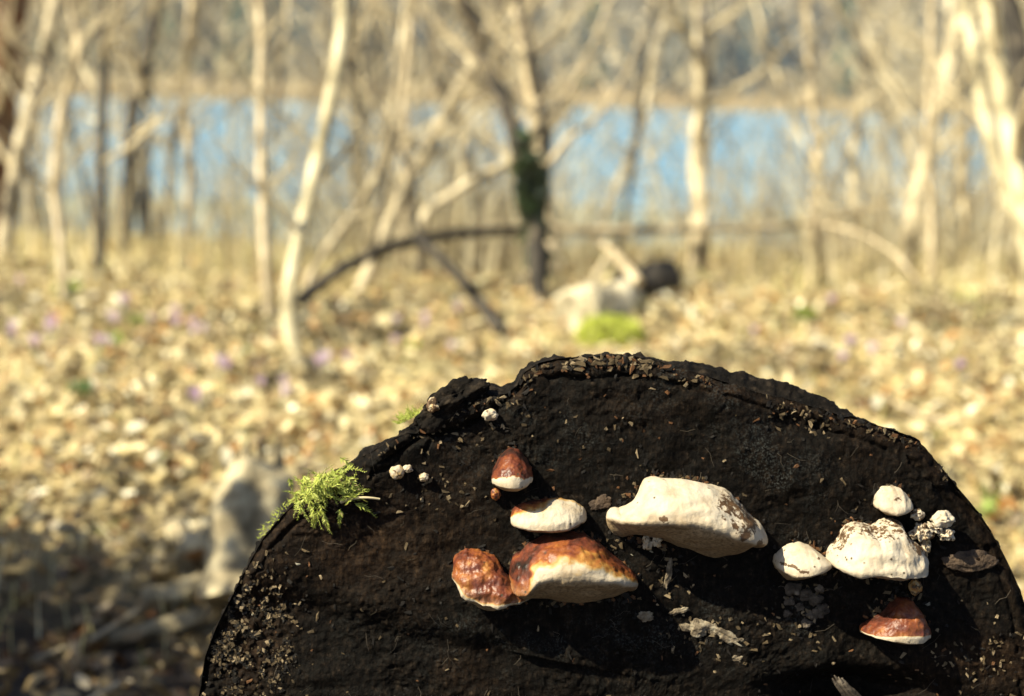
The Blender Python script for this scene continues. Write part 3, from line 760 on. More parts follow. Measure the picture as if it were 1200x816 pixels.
# white on the right of centre, the biggest
fungus('bracket_fungus', 'largest white bracket fungus, hump shaped with tan underside, right of the log end centre',
       [(711, 606), (722, 598), (741, 586), (750, 576), (753, 563), (765, 558), (800, 560), (830, 567), (850, 574), (870, 592), (885, 610), (896, 630)],
       [(711, 609), (716, 622), (728, 631), (750, 632), (770, 634), (790, 641), (815, 649), (840, 654), (865, 650), (885, 641), (896, 632)],
       [(711, 606), (740, 604), (780, 601), (810, 604), (845, 616), (875, 629), (896, 630)], 88,
       dirt=lambda X_, Y_, t: 0.62 * np.exp(-(((X_ - 846) / 17) ** 2 + ((Y_ - 585) / 15) ** 2)) + 0.45 * np.exp(-(((X_ - 872) / 14) ** 2 + ((Y_ - 604) / 16) ** 2)) + 0.9 * np.exp(-(((X_ - 769) / 6) ** 2 + ((Y_ - 600) / 5) ** 2)) + 1.0 * np.exp(-(((X_ - 860) / 6) ** 2 + ((Y_ - 620) / 4) ** 2))
       + 0.9 * np.exp(-(((X_ - 881) / 5) ** 2 + ((Y_ - 629) / 4) ** 2)) + 0.5 * np.exp(-(((X_ - 850) / 4) ** 2 + ((Y_ - 609) / 5) ** 2)) + 0.3 * np.exp(-(((X_ - 865) / 30) ** 2 + ((Y_ - 605) / 20) ** 2)), seed=2, rough=1.5)
# red brown / cream
fungus('bracket_fungus', 'large bracket fungus with a wrinkled rust red crown, orange band and cream lower edge',
       [(597, 668), (600, 655), (612, 642), (625, 632), (645, 624), (665, 622), (685, 624), (700, 634), (715, 648), (730, 658), (741, 668), (747, 681)],
       [(597, 672), (603, 694), (615, 703), (635, 703), (655, 706), (680, 709), (700, 707), (722, 700), (740, 691), (747, 684)],
       [(597, 670), (604, 690), (618, 686), (630, 670), (650, 665), (680, 663), (715, 670), (735, 679), (747, 682)], 84,
       crust=lambda X_, Y_, t: np.where(t > 1, 0, np.interp(1 - np.cos(np.clip(t, 0, 1) * 1.5708) + 0.07 * nz(X_, Y_, 16, 15) + 0.08 * np.abs(X_ - 668) / 70, [0, .1, .34, .5, .68, .86], [.95, .74, .6, .4, .22, .03])) + 0.55 * (1 - sstep(617, 628, X_ + 3 * nz(X_, Y_, 8, 5))) * (t < 1.05) * sstep(0.2, 0.5, t) + 0.12 * nz(X_, Y_, 14, 6) * (t < 0.8), seed=5, rough=1.3)
fungus('bracket_fungus', 'lumpy rust red bracket fungus, thin cream edge, left of the large red and cream one',
       [(531, 663), (535, 652), (545, 645), (562, 645), (578, 652), (588, 665), (598, 680), (610, 690), (622, 696)],
       [(531, 667), (536, 682), (548, 698), (562, 709), (580, 713), (600, 710), (622, 699)],
       [(531, 665), (537, 680), (550, 695), (565, 703), (585, 704), (605, 701), (622, 698)], 50,
       crust=lambda X_, Y_, t: np.where(t > 1.0, 0, 0.62 + 0.1 * nz(X_, Y_, 10, 8)) * (1 - sstep(0.93, 1.0, t)), seed=7, rough=2.6, upflat=0.8, nu=170)
fungus('bracket_fungus', 'flat oval white bracket fungus just above the large red and cream one',
       [(599, 606), (603, 596), (614, 588), (630, 584), (655, 583), (672, 587), (683, 595), (687, 604)],
       [(599, 610), (605, 619), (620, 625), (640, 626), (660, 623), (677, 619), (687, 607)],
       [(599, 609), (606, 613), (625, 617), (645, 617), (665, 615), (687, 606)], 52,
       crust=lambda X_, Y_, t: 0.62 * (1 - sstep(0.30, 0.66, t + 0.12 * nz(X_, Y_, 12, 9))) * (1 - sstep(622, 656, X_)) + 0.3 * (1 - sstep(0.1, 0.3, t)) , seed=11, rough=1.1)
fungus('bracket_fungus', 'small round bracket fungus with a dark red crown above a swollen white lip',
       [(576, 560), (579, 548), (588, 532), (598, 525), (608, 527), (617, 538), (623, 549), (624, 557)],
       [(576, 562), (580, 570), (592, 575), (606, 576), (617, 571), (624, 559)],
       [(576, 561), (582, 565), (595, 568), (610, 568), (618, 565), (624, 558)], 60,
       crust=lambda X_, Y_, t: np.where(t < 0.78 + 0.04 * nz(X_, Y_, 8, 3), 0.68, 0.0) + 0.45 * (1 - sstep(0.1, 0.45, t + 0.1 * nz(X_, Y_, 7, 2))), seed=13, rough=0.7, nu=100, nv=80)
fungus('bracket_fungus', 'medium white bracket fungus with dark cracks, at the left end of the right hand group',
       [(905, 656), (911, 647), (922, 639), (935, 636), (950, 640), (962, 648), (971, 657)],
       [(905, 660), (911, 671), (922, 681), (934, 681), (947, 675), (960, 670), (971, 660)],
       [(905, 659), (913, 665), (925, 669), (940, 668), (955, 664), (971, 659)], 56,
       dirt=lambda X_, Y_, t: 0.75 * np.exp(-(polyd(X_, Y_, [(911, 656), (922, 658), (930, 663), (937, 664)])[0] / 2.4) ** 2) + 0.6 * np.exp(-(((X_ - 952) / 3) ** 2 + ((Y_ - 650) / 2) ** 2)), seed=17, rough=0.8, nu=110, nv=80)
fungus('bracket_fungus', 'broad white bracket fungus with pitted top, widest of the right group',
       [(967, 652), (973, 641), (981, 630), (988, 614), (997, 607), (1010, 611), (1019, 616), (1028, 610), (1042, 609), (1052, 613), (1060, 628), (1072, 637), (1081, 648), (1084, 656)],
       [(967, 654), (973, 663), (990, 668), (1030, 674), (1062, 676), (1078, 672), (1084, 660)],
       [(967, 653), (973, 658), (990, 663), (1030, 668), (1060, 670), (1078, 667), (1084, 658)], 78,
       dirt=lambda X_, Y_, t: 0.44 * (1 - sstep(0.3, 0.75, t)) + 0.45 * np.exp(-(((X_ - 1064) / 6) ** 2 + ((Y_ - 642) / 4) ** 2)) + 0.15 * sstep(0, 0.5, nz(X_, Y_, 6, 4)) * (t < 0.85), seed=19, rough=2.0, pore_shade=0.5)
fungus('bracket_fungus', 'small rounded cream bracket fungus above the broad white one on the right',
       [(1023, 588), (1026, 577), (1031, 569), (1042, 567), (1055, 570), (1063, 579), (1068, 592)],
       [(1023, 591), (1028, 599), (1038, 605), (1050, 606), (1062, 601), (1068, 594)],
       [(1023, 590), (1030, 596), (1045, 600), (1058, 599), (1068, 593)], 36,
       dirt=lambda X_, Y_, t: 0.3 * (1 - sstep(0.2, 0.6, t)) + 0.42 * np.exp(-(((X_ - 1047) / 10) ** 2 + ((Y_ - 582) / 5) ** 2)), seed=23, rough=1.6, nu=90, nv=70)
fungus('bracket_fungus', 'glossy chestnut red bracket fungus with a thin white rim, lowest on the right',
       [(1008, 737), (1016, 728), (1030, 721), (1042, 707), (1052, 699), (1066, 699), (1076, 711), (1084, 728), (1088, 738)],
       [(1008, 739), (1016, 746), (1034, 749), (1055, 755), (1072, 756), (1084, 750), (1088, 742)],
       [(1008, 738), (1018, 742), (1036, 744), (1055, 747), (1072, 747), (1088, 740)], 50,
       crust=lambda X_, Y_, t: np.where(t < 0.88, 0.66, 0.0) + 0.2 * (1 - sstep(0.1, 0.5, t)), seed=29, rough=1.0, nu=110, nv=80)
# knobbly small growths
def knob(name, label, x, y, rx, ry, dep, crust=0.0, dirt=0.0, seed=1, rough=0.25, ang=0.0, group=None, h=None):
    mt = M['fungus']
    if name == 'fungus_crust': mt = M['pale_crust']; dep = dep * 0.6
    if 'shelf' in label or 'wrinkled tan' in label: mt = M['brown_crust']
    h0 = float(fh(np.array(float(x)), np.array(float(y)))) if h is None else h
    o = lump(name, x, y, rx, ry, dep, h0 + dep * 0.3, ang, mt, None, rough, seed, 44, 28,
             {'crust': lambda d: np.clip(crust + 0.5 * crust * fbm(d * 2, 2, seed), 0, 1), 'pore_shade': lambda d: 0 * d[..., 0], 'dirt': lambda d: dirt + 0.2 * fbm(d * 3, 2, seed + 1)})
    return tag(o, label, 'fungus', group)
knob('fungus_bud', 'round white fungus knob at the upper right of the knobbly cluster', 1099, 607, 12, 10, 13, 0.0, 0.1, 3, h=14)
knob('fungus_bud', 'cream hollowed knob at the lower right of the knobbly cluster', 1104, 624, 9, 7, 10, 0.12, 0.3, 4, 0.4, h=12)
knob('fungus_bud', 'pitted grey brown knob in the middle of the knobbly cluster', 1077, 622, 11, 11, 10, 0.12, 0.42, 5, 0.5, h=10)
knob('fungus_bud', 'upright stubby stalk under the knobbly cluster', 1083, 640, 5, 12, 6, 0.2, 0.32, 6, 0.4, h=4)
knob('fungus_bud', 'small tan lobe between the rounded cream fungus and the white knob', 1073, 603, 8, 6, 7, 0.12, 0.44, 7, 0.3, h=5)
knob('fungus_bud', 'white lobe with dark pits linking the knobbly cluster', 1091, 617, 10, 5, 11, 0.05, 0.34, 8, 0.5, 0.5, h=12)
knob('fungus_bud', 'brown stalk-like nub under the broad white fungus', 1072, 688, 8, 9, 8, 0.34, 0.45, 9, 0.2, h=0)
knob('fungus_bud', 'tiny dark red nub under the small round fungus', 581, 579, 6, 7, 6, 0.72, 0.0, 10, 0.2, h=0)
knob('fungus_bud', 'small pale pinkish bud alone below the bark lump', 575, 486, 9, 7, 7, 0.12, 0.34, 11, 0.2, h=3)
knob('fungus_bud', 'tiny round white bud near the moss, left of its neighbour', 466, 553, 8.5, 8, 8, 0.16, 0.30, 12, 0.12, h=3)
knob('fungus_bud', 'tiny pinkish bud touching the round white bud', 478, 549, 6, 4.5, 5, 0.12, 0.3, 13, 0.2, h=3)
knob('fungus_bud', 'tiny tan bud right of the round white bud', 497, 559, 6, 5, 5, 0.16, 0.36, 14, 0.25, h=2)
knob('fungus_bud', 'brown bud lodged on the bark lump', 508, 475, 7, 8, 6, 0.2, 0.62, 15, 0.3, h=9)
knob('fungus_crust', 'low tan shelf of fungus near the right rim', 1135, 657, 26, 12, 5, 0.35, 0.42, 16, 0.35, h=0)
knob('fungus_crust', 'ragged pale crust patch below the largest white fungus', 815, 736, 15, 9, 4, 0.10, 0.36, 17, 0.6, 0.1, h=1)
knob('fungus_crust', 'pale crust tail running right from the ragged crust patch', 849, 743, 20, 6.5, 4, 0.06, 0.36, 18, 0.6, 0.45, h=1)
knob('fungus_crust', 'small bright white fleck under the crust tail', 865, 771, 6, 4.5, 3, 0.0, 0.1, 19, 0.5, h=1)
knob('fungus_crust', 'small pale crust spot left of the ragged crust patch', 755, 722, 9, 5, 3, 0.08, 0.36, 20, 0.5, h=1)
knob('fungus_crust', 'narrow pale streak directly below the largest white fungus', 783, 672, 4, 14, 4, 0.06, 0.32, 21, 0.5, 0.2, h=1)
knob('fungus_crust', 'tan crust fleck above the ragged crust patch', 796, 716, 10, 4, 3, 0.12, 0.38, 22, 0.5, -0.3, h=1)
knob('fungus_crust', 'wrinkled tan crust left of the largest white fungus', 704, 590, 11, 7, 2, 0.2, 0.5, 23, 0.6, -0.5, h=0)
# small drips of tissue under the big white one
knob('fungus_bud', 'ragged drip of tissue under the left side of the largest white fungus', 757, 635, 5, 7, 6, 0.12, 0.25, 24, 0.5, h=6)
knob('fungus_bud', 'second ragged drip under the largest white fungus, right of the first', 768, 633, 6, 5, 6, 0.12, 0.25, 25, 0.5, h=8)
# rubbly greyish growth low right
rub = empty('fungus_crust', face_world(np.array(944.), np.array(735.), 0.0), 'grey brown rubbly patch of nodules below the cracked white fungus', 'fungus')
for k, (x, y, a) in enumerate([(930, 690, 8), (944, 697, 7), (955, 703, 8), (962, 716, 9), (952, 722, 7), (938, 712, 6), (925, 705, 6), (960, 690, 5), (945, 732, 6), (922, 720, 5)]):
    lump('nodule', x, y, a, a * 0.85, a * 0.5, float(fh(np.array(float(x)), np.array(float(y)))), 0.0, M['crumbly'], rub, 0.5, 40 + k, 30, 20)

# ------------------------------------------------------------------ moss
def frond_mesh(seed, L=0.016):
    r = np.random.default_rng(seed); mb = MB(); n = 9
    t = np.linspace(0, 1, n); droop = r.uniform(0.2, 0.6)
    st = np.stack([t * L, r.normal(0, 0.0004, n).cumsum() * 0.6, -droop * L * t ** 2], -1)
    g1 = np.array((0.24, 0.30, 0.035)); g2 = np.array((0.50, 0.54, 0.12))
    tube(mb, st, np.linspace(0.0003, 0.00012, n), 4, c=g1 * 0.8)
    for k in range(22):
        q = (k + 1) / 23; p = np.array([np.interp(q, t, st[:, j]) for j in range(3)])
        sgn = 1 if k % 2 else -1; l = L * 0.27 * (1.05 - q * 0.72) * r.uniform(0.7, 1.2)
        d = np.array([0.75, sgn * r.uniform(0.5, 1.0), r.uniform(-0.5, 0.5)]); d /= np.linalg.norm(d)
        s = np.cross(d, [0, 0, 1]); s /= np.linalg.norm(s); wv = 0.13 * l
        c = (g1 + (g2 - g1) * r.random()) * (1 if r.random() > 0.12 else np.array([0.5, 0.35, 0.4]))
        V = np.array([p - s * wv * 0.5, p + d * l * 0.4 - s * wv, p + d * l, p + d * l * 0.4 + s * wv, p + s * wv * 0.5])
        mb.add(V, np.array([[0, 1, 2, 3, 4]]), c)
    V, Fs = mb.get(); return fast_mesh('frond', V, Fs, M['moss'], {'col': np.concatenate(mb.C)}, smooth=False)
FR = [frond_mesh(200 + k) for k in range(10)]
def moss(label, spots, base):
    root = empty('moss_tuft', base, label, 'moss')
    for (x, y, h0, ang, sc, tilt) in spots:
        o = bpy.data.objects.new('frond', FR[rng.integers(len(FR))]); COL.objects.link(o); o.parent = root
        d = RT * math.cos(ang) - UP * math.sin(ang); d = d * math.cos(tilt) - FWD * math.sin(tilt); d /= np.linalg.norm(d)
        nrm = -FWD + UP * 0.7 - RT * 0.3 + rng.normal(0, 0.35, 3); nrm -= d * (nrm @ d); nrm /= np.linalg.norm(nrm); sv = np.cross(nrm, d)
        loc = face_world(np.array(float(x)), np.array(float(y)), float(h0)) - np.array(base)
        o.matrix_local = Matrix(((d[0] * sc, sv[0] * sc, nrm[0] * sc, loc[0]), (d[1] * sc, sv[1] * sc, nrm[1] * sc, loc[1]), (d[2] * sc, sv[2] * sc, nrm[2] * sc, loc[2]), (0, 0, 0, 1)))
    return root
sp = []
for k in range(105):
    t = rng.random() ** 0.9; x = 352 + 48 * t + rng.normal(0, 7); y = 575 - 20 * t + rng.normal(0, 6)
    ang = rng.choice([rng.normal(1.45, 0.45), rng.normal(0.5, 0.5), rng.normal(2.6, 0.6), rng.uniform(3.6, 5.8)], p=[0.48, 0.26, 0.14, 0.12])
    sp.append((x, y, rng.uniform(-8, 26), ang, rng.choice([rng.uniform(0.45, 0.8), rng.uniform(0.8, 1.2)]), rng.uniform(-0.2, 0.8)))
for k in range(9): sp.append((374 + rng.normal(0, 8), 594 + rng.uniform(-6, 8), rng.uniform(6, 14), rng.normal(1.6, 0.2), rng.uniform(0.6, 1.0), 0.1))
for k in range(14): sp.append((392 + rng.uniform(0, 26), 579 + rng.normal(0, 5), rng.uniform(4, 14), rng.normal(-0.1, 0.6), rng.uniform(0.6, 1.1), 0.15))
moss('feathery bright green moss tuft spilling over the upper left rim of the log', sp, face_world(np.array(372.), np.array(575.), 0.0))
sp = []
for k in range(46):
    t = rng.random(); sp.append((468 + 22 * t, 498 - 12 * t, rng.uniform(-40, -10), rng.uniform(3.4, 5.6), rng.uniform(0.3, 0.6), rng.uniform(-0.3, 0.2)))
moss('small moss patch on the rim beside the dark bark lump', sp, face_world(np.array(478.), np.array(492.), 0.0))
sp = []
for k in range(80):
    y = rng.uniform(575, 632); x = np.interp(y, [575, 597, 628, 640], [350, 325, 300, 292]) + rng.normal(4, 3); sp.append((x, y + 2, rng.uniform(-25, 0), rng.uniform(2.6, 5.2), rng.uniform(0.12, 0.28), rng.uniform(-0.3, 0.3)))
moss('thin yellowish moss fringe on the left rim below the big tuft', sp, face_world(np.array(320.), np.array(610.), 0.0))
mb = MB(); q = np.array([(400, 588), (415, 583), (432, 582), (446, 584)], float)
tube(mb, smooth_path(face_world(q[:, 0], q[:, 1], np.array([6, 12, 13, 10.])), 10), np.linspace(0.0012, 0.0008, 10), 6)
tag(mb.build('straw_stalk', M['twig']), 'short pale stalk poking right out of the moss tuft', 'twig')

# ------------------------------------------------------------------ mid-ground wood
def logpiece(name, label, a, b, ra, rb, mt, cat='log', bumpy=0.25, seed=0, n=26, sag=0.0, bits=None):
    """short piece of wood with bark and paler broken end, a and b world points"""
    a = np.array(a); b = np.array(b); root = empty(name, [(a[0] + b[0]) / 2, (a[1] + b[1]) / 2, min(a[2], b[2])], label, cat)
    mb = MB(); t = np.linspace(0, 1, n)[:, None]; pts = a + (b - a) * t; pts[:, 2] += sag * np.sin(np.pi * t[:, 0])
    r = np.linspace(ra, rb, n) * (1 + 0.12 * fbm(xyz(np.linspace(0, 4, n), seed, 0), 2, seed)); r[0] *= 0.85; r[-1] *= 0.8
    tube(mb, pts, r, 22, bumpy, seed); mb.build('bark' if cat != 'stump' else 'trunk', mt, root)
    return root

c0 = ground_at(668, 402); c1 = ground_at(775, 366)
lg = logpiece('fallen_log', 'short bleached white log with green moss, just behind the top of the big log', c0 + [0.02, 0.05, 0.07], c1 + [-0.12, 0, 0.06], 0.10, 0.065, M['white_wood'], seed=3, bumpy=0.35)
mb = MB(); dmo = float((c0 - CAM) @ FWD) - 0.07; mc = P(713, 394, dmo + 0.06)
for k in range(1500):
    dd_ = rng.normal(size=3); dd_ /= np.linalg.norm(dd_); p = mc + dd_ * np.array([0.11, 0.07, 0.06]) * rng.uniform(0.85, 1.05)
    s_ = rng.normal(0, 0.005, (3, 3)); mb.add(p + np.array([[0, 0, 0], [0.008, 0, 0.002], [0.002, 0, 0.014]]) + s_, np.array([[0, 1, 2]]), np.array((0.60, 0.66, 0.12)) * rng.uniform(0.7, 1.15))
mb.build('moss_patch', M['moss'], lg, smooth=False)
c2 = ground_at(735, 372); c3 = ground_at(795, 362)
logpiece('fallen_log', 'dark mossy broken log end just right of the bleached white log', c2 + [0, 0.3, 0.07], c3 + [0, 0.3, 0.08], 0.06, 0.065, M['dark_bark'], seed=6)
# stick leaning up
def stick(name, label, pts_px, d, w0, w1, mt, cat='branch', n=16, bump_=0.1, forks=()):
    pts = smooth_path([P(x, y, dd) for (x, y), dd in zip(pts_px, d)], n)
    mb = MB(); tube(mb, pts, np.linspace(w0, w1, n), 9, bump_, len(pts_px))
    for (f, dv, L) in forks:
        p = pts[int(f * (n - 1))]; dv = np.array(dv, float); dv /= np.linalg.norm(dv)
        tube(mb, smooth_path([p, p + dv * L * 0.5 + rng.normal(0, 0.03 * L, 3), p + dv * L], 7), np.linspace(w1 * 0.6, w1 * 0.2, 7), 6)
    return tag(mb.build(name, mt), label, cat)
stick('broken_branch', 'pale broken branch leaning over the bleached white log', [(706, 286), (726, 304), (748, 332)], [5.0, 4.9, 4.8], 0.012, 0.02, M['mid_bark'])
stick('broken_branch', 'thin pale stick crossing under the leaning broken branch', [(718, 292), (704, 315), (688, 345)], [5.0, 4.95, 4.9], 0.012, 0.016, M['pale_bark'])
# pale stump and pieces at left
s0 = ground_at(292, 690)
q = [P(290, 705, 2.25), P(292, 640, 2.28), P(296, 590, 2.30), P(306, 545, 2.33)]
st = empty('stump', q[0], 'pale weathered stump close behind the left rim of the big log', 'stump')
mb = MB(); tube(mb, smooth_path(q, 30), np.interp(np.linspace(0, 1, 30), [0, 0.3, 0.7, 0.9, 1], [0.075, 0.062, 0.058, 0.05, 0.03]), 26, 0.35, 5); mb.build('trunk', M['grey_wood'], st)
mb = MB()
for k in range(7):
    a = rng.uniform(0, 6.28); p = q[3] + np.array([math.cos(a), math.sin(a), 0]) * 0.03
    tube(mb, [p - [0, 0, 0.03], p + [0, 0, 0.01], p + [0.004, 0, rng.uniform(0.02, 0.05)]], [0.012, 0.009, 0.002], 6, 0.2, k)
mb.build('splinters', M['grey_wood'], st)
for k, (a, b, r0, r1, lab) in enumerate([((222, 672), (243, 640), 0.02, 0.022, 'stubby pale root leaning on the weathered stump'), ((168, 722), (242, 712), 0.016, 0.02, 'pale stick lying in the shade before the weathered stump'),
                                         ((205, 640), (228, 668), 0.022, 0.017, 'short round pale branch end left of the weathered stump'), ((130, 765), (240, 745), 0.010, 0.014, 'long thin grey stick in the shade at the bottom left')]):
    ga, gb = ground_at(*a), ground_at(*b)
    logpiece('broken_branch', lab, ga + [0, 0, r0 + 0.01], gb + [0, 0, r1 + 0.02], r0, r1, M['grey_wood'], 'branch', 0.3, 20 + k, 14)

# ------------------------------------------------------------------ trees
def branches(mb, path, rad, r, nb, Lf=1.0, f0=0.25, up=0.6, depth=2):
    n = len(path)
    for k in range(nb):
        f = f0 + (1 - f0) * (k + r.random()) / nb if nb > 1 else f0
        i = min(int(f * (n - 1)), n - 2)
        p = path[i]; T = path[i + 1] - path[i]; T = T / (np.linalg.norm(T) + 1e-9)
        a = r.random() * 6.28; side = np.array([math.cos(a), math.sin(a), 0.0]); dv = T * 0.5 * up + side * 0.8 + np.array([0, 0, up * 0.5]); dv /= np.linalg.norm(dv)
        L = Lf * r.uniform(0.5, 1.0) * (1.1 - 0.5 * f); m = 7; q = np.linspace(0, 1, m)[:, None]
        wig = np.cumsum(r.normal(0, 0.035 * L, (m, 3)), 0); wig[0] = 0
        bp = p + dv * L * q + np.array([0, 0, 0.25 * L]) * q ** 2 + wig
        r0 = min(rad[i] * 0.55, 0.02) * r.uniform(0.6, 1); rr0 = np.linspace(r0, r0 * 0.25 + 0.001, m)
        tube(mb, bp, rr0, 5)
        if depth > 1: branches(mb, bp, rr0, r, 4, Lf * 0.5, 0.3, up, depth - 1)

def traced_tree(label, pts, w0, w1, mt, d=None, nb=10, Lf=0.9, extra=1.6, name='tree', seed=0, ext_dir=None, cat='tree', base_drop=True, twigs='twig'):
    """trunk following photo pixels at one depth, standing on the ground; pts bottom to top"""
    if d is None:
        g0 = ground_at(*pts[0]); d = float((g0 - CAM) @ FWD)
    r = np.random.default_rng(900 + seed)
    W = [P(x, y, d * (1 + 0.01 * k)) for k, (x, y) in enumerate(pts)]
    b = W[0].copy(); b[2] = gz(b[0], b[1]) - 0.04; 
    if W[0][2] - b[2] > 0.1: W = [b] + W
    else: W[0] = b
    top = W[-1]; dv = (W[-1] - W[-2]); dv /= np.linalg.norm(dv)
    if ext_dir is not None: dv = np.array(ext_dir, float); dv /= np.linalg.norm(dv)
    if extra: W += [top + dv * extra * 0.5 + r.normal(0, 0.05, 3), top + dv * extra + [0, 0, 0.1]]
    n = 34; path = smooth_path(W, n); R0, R1 = w0 * d / F / 2, w1 * d / F / 2
    rad = np.linspace(R0, R1, n); rad[0] *= 1.35; rad[1] *= 1.15
    if extra: rad[-6:] *= np.linspace(1, 0.5, 6)
    root = empty(name, b, label, cat)
    mb = MB(); tube(mb, path, rad, 12, 0.13, seed); mb.build('trunk', M[mt], root)
    if nb:
        for k in range(nb):
            f = 0.25 + 0.74 * (k + r.random()) / nb; mb = MB(); branches(mb, path, rad, r, 1, Lf, f); mb.build('branch', M[twigs], root)
    return root, path

traced_tree('curved pale sapling whose bent foot stands nearest, left of centre', [(352, 424), (338, 385), (340, 335), (352, 275), (368, 205), (384, 135), (398, 60), (402, 0)], 19, 15, 'yellow_bark', nb=7, Lf=0.7, seed=1)
traced_tree('bright slanting trunk crossing from lower left to upper right in the centre', [(412, 352), (440, 300), (468, 238), (500, 175), (535, 112), (562, 60), (592, -10)], 15, 15, 'pale_bark', nb=12, seed=2)
tr, tp = traced_tree('tall dark trunk with an ivy clump, in the centre', [(632, 358), (630, 300), (622, 225), (605, 165), (585, 105), (565, 60), (545, 0)], 21, 17, 'dark_bark', nb=12, seed=3, twigs='mid_bark')
mb = MB(); dd = float((tp[6] - CAM) @ FWD); ivp = P(623, 226, dd)
for k in range(1000):
    ivt = tp[6] + (tp[14] - tp[6]) * np.clip(rng.normal(0.1, 0.35), -0.4, 0.8); o = rng.normal(0, 1, 3) * np.array([0.016, 0.02, 0.04]); c = (ivp if k < 800 else np.array([ivp[0] * 0.3 + ivt[0] * 0.7, ivp[1], ivt[2]])) + o; a = rng.normal(0, 1, (4, 3)) * 0.014
    mb.add(c + np.array([[-0.02, 0, 0], [0, 0, -0.015], [0.02, 0, 0], [0, 0, 0.02]]) + a, np.array([[0, 1, 2, 3]]), np.array((0.03, 0.05, 0.015)) * rng.uniform(0.5, 1.6))
mb.build('ivy', M['ivy'], tr, smooth=False)
traced_tree('second dark stem joining the ivy trunk from above right', [(630, 352), (634, 255), (640, 180), (632, 110), (614, 30), (604, -20)], 13, 11, 'dark_bark', nb=6, seed=30)
traced_tree('stout pale trunk standing right behind the dark ivy trunk', [(645, 300), (634, 200), (626, 110), (612, 20), (606, -20)], 22, 22, 'mid_bark', d=6.6, nb=9, seed=4)
traced_tree('straight pale trunk with a dark mossy foot against the water, right of centre', [(820, 268), (818, 200), (822, 120), (824, 40), (820, -10)], 24, 21, 'pale_bark', d=8.0, nb=12, seed=5)
traced_tree('short leaning bright trunk before the lake at the right', [(1068, 258), (1082, 200), (1098, 130), (1112, 70), (1135, -10)], 18, 15, 'pale_bark', d=7.4, nb=8, seed=6)
traced_tree('thick sunlit yellowish trunk cut by the right edge', [(1225, 330), (1200, 240), (1182, 150), (1168, 70), (1155, -20)], 25, 22, 'yellow_bark', d=5.0, nb=6, seed=7)
traced_tree('second yellowish stem leaning beside the thick trunk at the right edge', [(1205, 300), (1168, 190), (1150, 110), (1140, 50), (1128, -20)], 17, 16, 'yellow_bark', d=5.6, nb=6, seed=8)
traced_tree('dark trunk seen behind the thick yellowish one at the right edge', [(1232, 280), (1210, 180), (1196, 80), (1178, -30)], 26, 26, 'dark_bark', d=6.2, nb=8, seed=9)
traced_tree('pale leaning trunk at the far left', [(2, 308), (12, 240), (28, 160), (44, 90), (66, 0)], 19, 15, 'pale_bark', nb=9, seed=10)
traced_tree('thin crooked sapling with a green mossy foot at the left', [(76, 358), (72, 300), (64, 215), (70, 140), (92, 60), (82, 0)], 11, 9, 'mid_bark', nb=9, seed=11)
traced_tree('straight dark thin trunk at the left', [(116, 326), (118, 250), (119, 160), (122, 80), (120, 0)], 13, 10, 'dark_bark', nb=10, seed=12)
traced_tree('dark trunk leaning right against the water at the left', [(148, 272), (151, 200), (157, 130), (172, 70), (186, 0)], 17, 14, 'dark_bark', d=7.6, nb=10, seed=13)
traced_tree('thick reddish dark trunk filling the upper left corner', [(-20, 330), (-16, 220), (-4, 110), (8, 20), (14, -20)], 52, 46, 'red_bark', d=6.0, nb=8, seed=14)
traced_tree('thin straight pale stem just left of the curved sapling', [(316, 384), (310, 300), (306, 200), (306, 100), (304, 0)], 11, 9, 'mid_bark', nb=9, seed=15)
traced_tree('slim pale stem slanting behind the bright slanting trunk', [(362, 330), (392, 280), (430, 225), (455, 160), (470, 60), (476, 0)], 10, 8, 'pale_bark', d=5.4, nb=9, seed=16)
traced_tree('upright brown stem right of the slanting pale one', [(470, 320), (476, 230), (474, 120), (480, 40), (478, -10)], 12, 10, 'mid_bark', d=7.2, nb=10, seed=17)
traced_tree('low pale limb slanting up to the ivy trunk', [(494, 262), (530, 228), (562, 208), (604, 186)], 14, 9, 'pale_bark', d=6.4, nb=3, extra=0.3, seed=18)
traced_tree('dark crooked stem rising from the horizontal fallen trunk to the upper centre', [(560, 250), (535, 140), (505, 70), (520, 0)], 11, 9, 'dark_bark', d=7.8, nb=10, seed=19)
traced_tree('grey stem with forked top right of the straight pale trunk', [(950, 275), (958, 200), (952, 110), (944, 0)], 13, 10, 'mid_bark', d=8.4, nb=10, seed=20)
traced_tree('thin pale stem under the bright gap at the upper right', [(1006, 300), (1000, 200), (1008, 100), (1010, 0)], 12, 10, 'pale_bark', d=8.8, nb=11, seed=21)
traced_tree('slender stem leaning left over the open water', [(700, 280), (730, 200), (758, 120), (775, 40), (780, -10)], 8, 7, 'pale_bark', d=9.0, nb=10, seed=22)
traced_tree('slender stem rising between the pale sapling and the left trunks', [(214, 300), (222, 200), (216, 100), (224, 0)], 10, 8, 'mid_bark', d=8.0, nb=11, seed=23)
traced_tree('short thin stem at the right edge of the open ground', [(1090, 330), (1092, 250), (1088, 160), (1092, 0)], 9, 8, 'mid_bark', d=6.6, nb=8, seed=24)
stick('fallen_branch', 'dark thick fallen branch sloping up from the foot of the curved sapling', [(352, 352), (400, 316), (470, 286), (560, 272), (640, 268)], [4.9, 5.1, 5.3, 5.5, 5.7], 0.026, 0.018, M['dark_bark'], n=24, forks=[(0.4, (0.2, 0.1, 1), 0.5), (0.6, (-0.3, 0.2, 1), 0.5)])
stick('fallen_log', 'long thin horizontal fallen log spanning the shore from centre to right', [(560, 266), (700, 270), (830, 268), (930, 264), (1045, 240)], [7.0, 7.1, 7.2, 7.4, 7.6], 0.026, 0.016, M['mid_bark'], cat='log', n=30, forks=[(0.5, (0.3, 0, 1), 0.5), (0.8, (0.4, 0.1, 1), 0.7), (0.7, (-0.2, 0, 1), 0.4)])
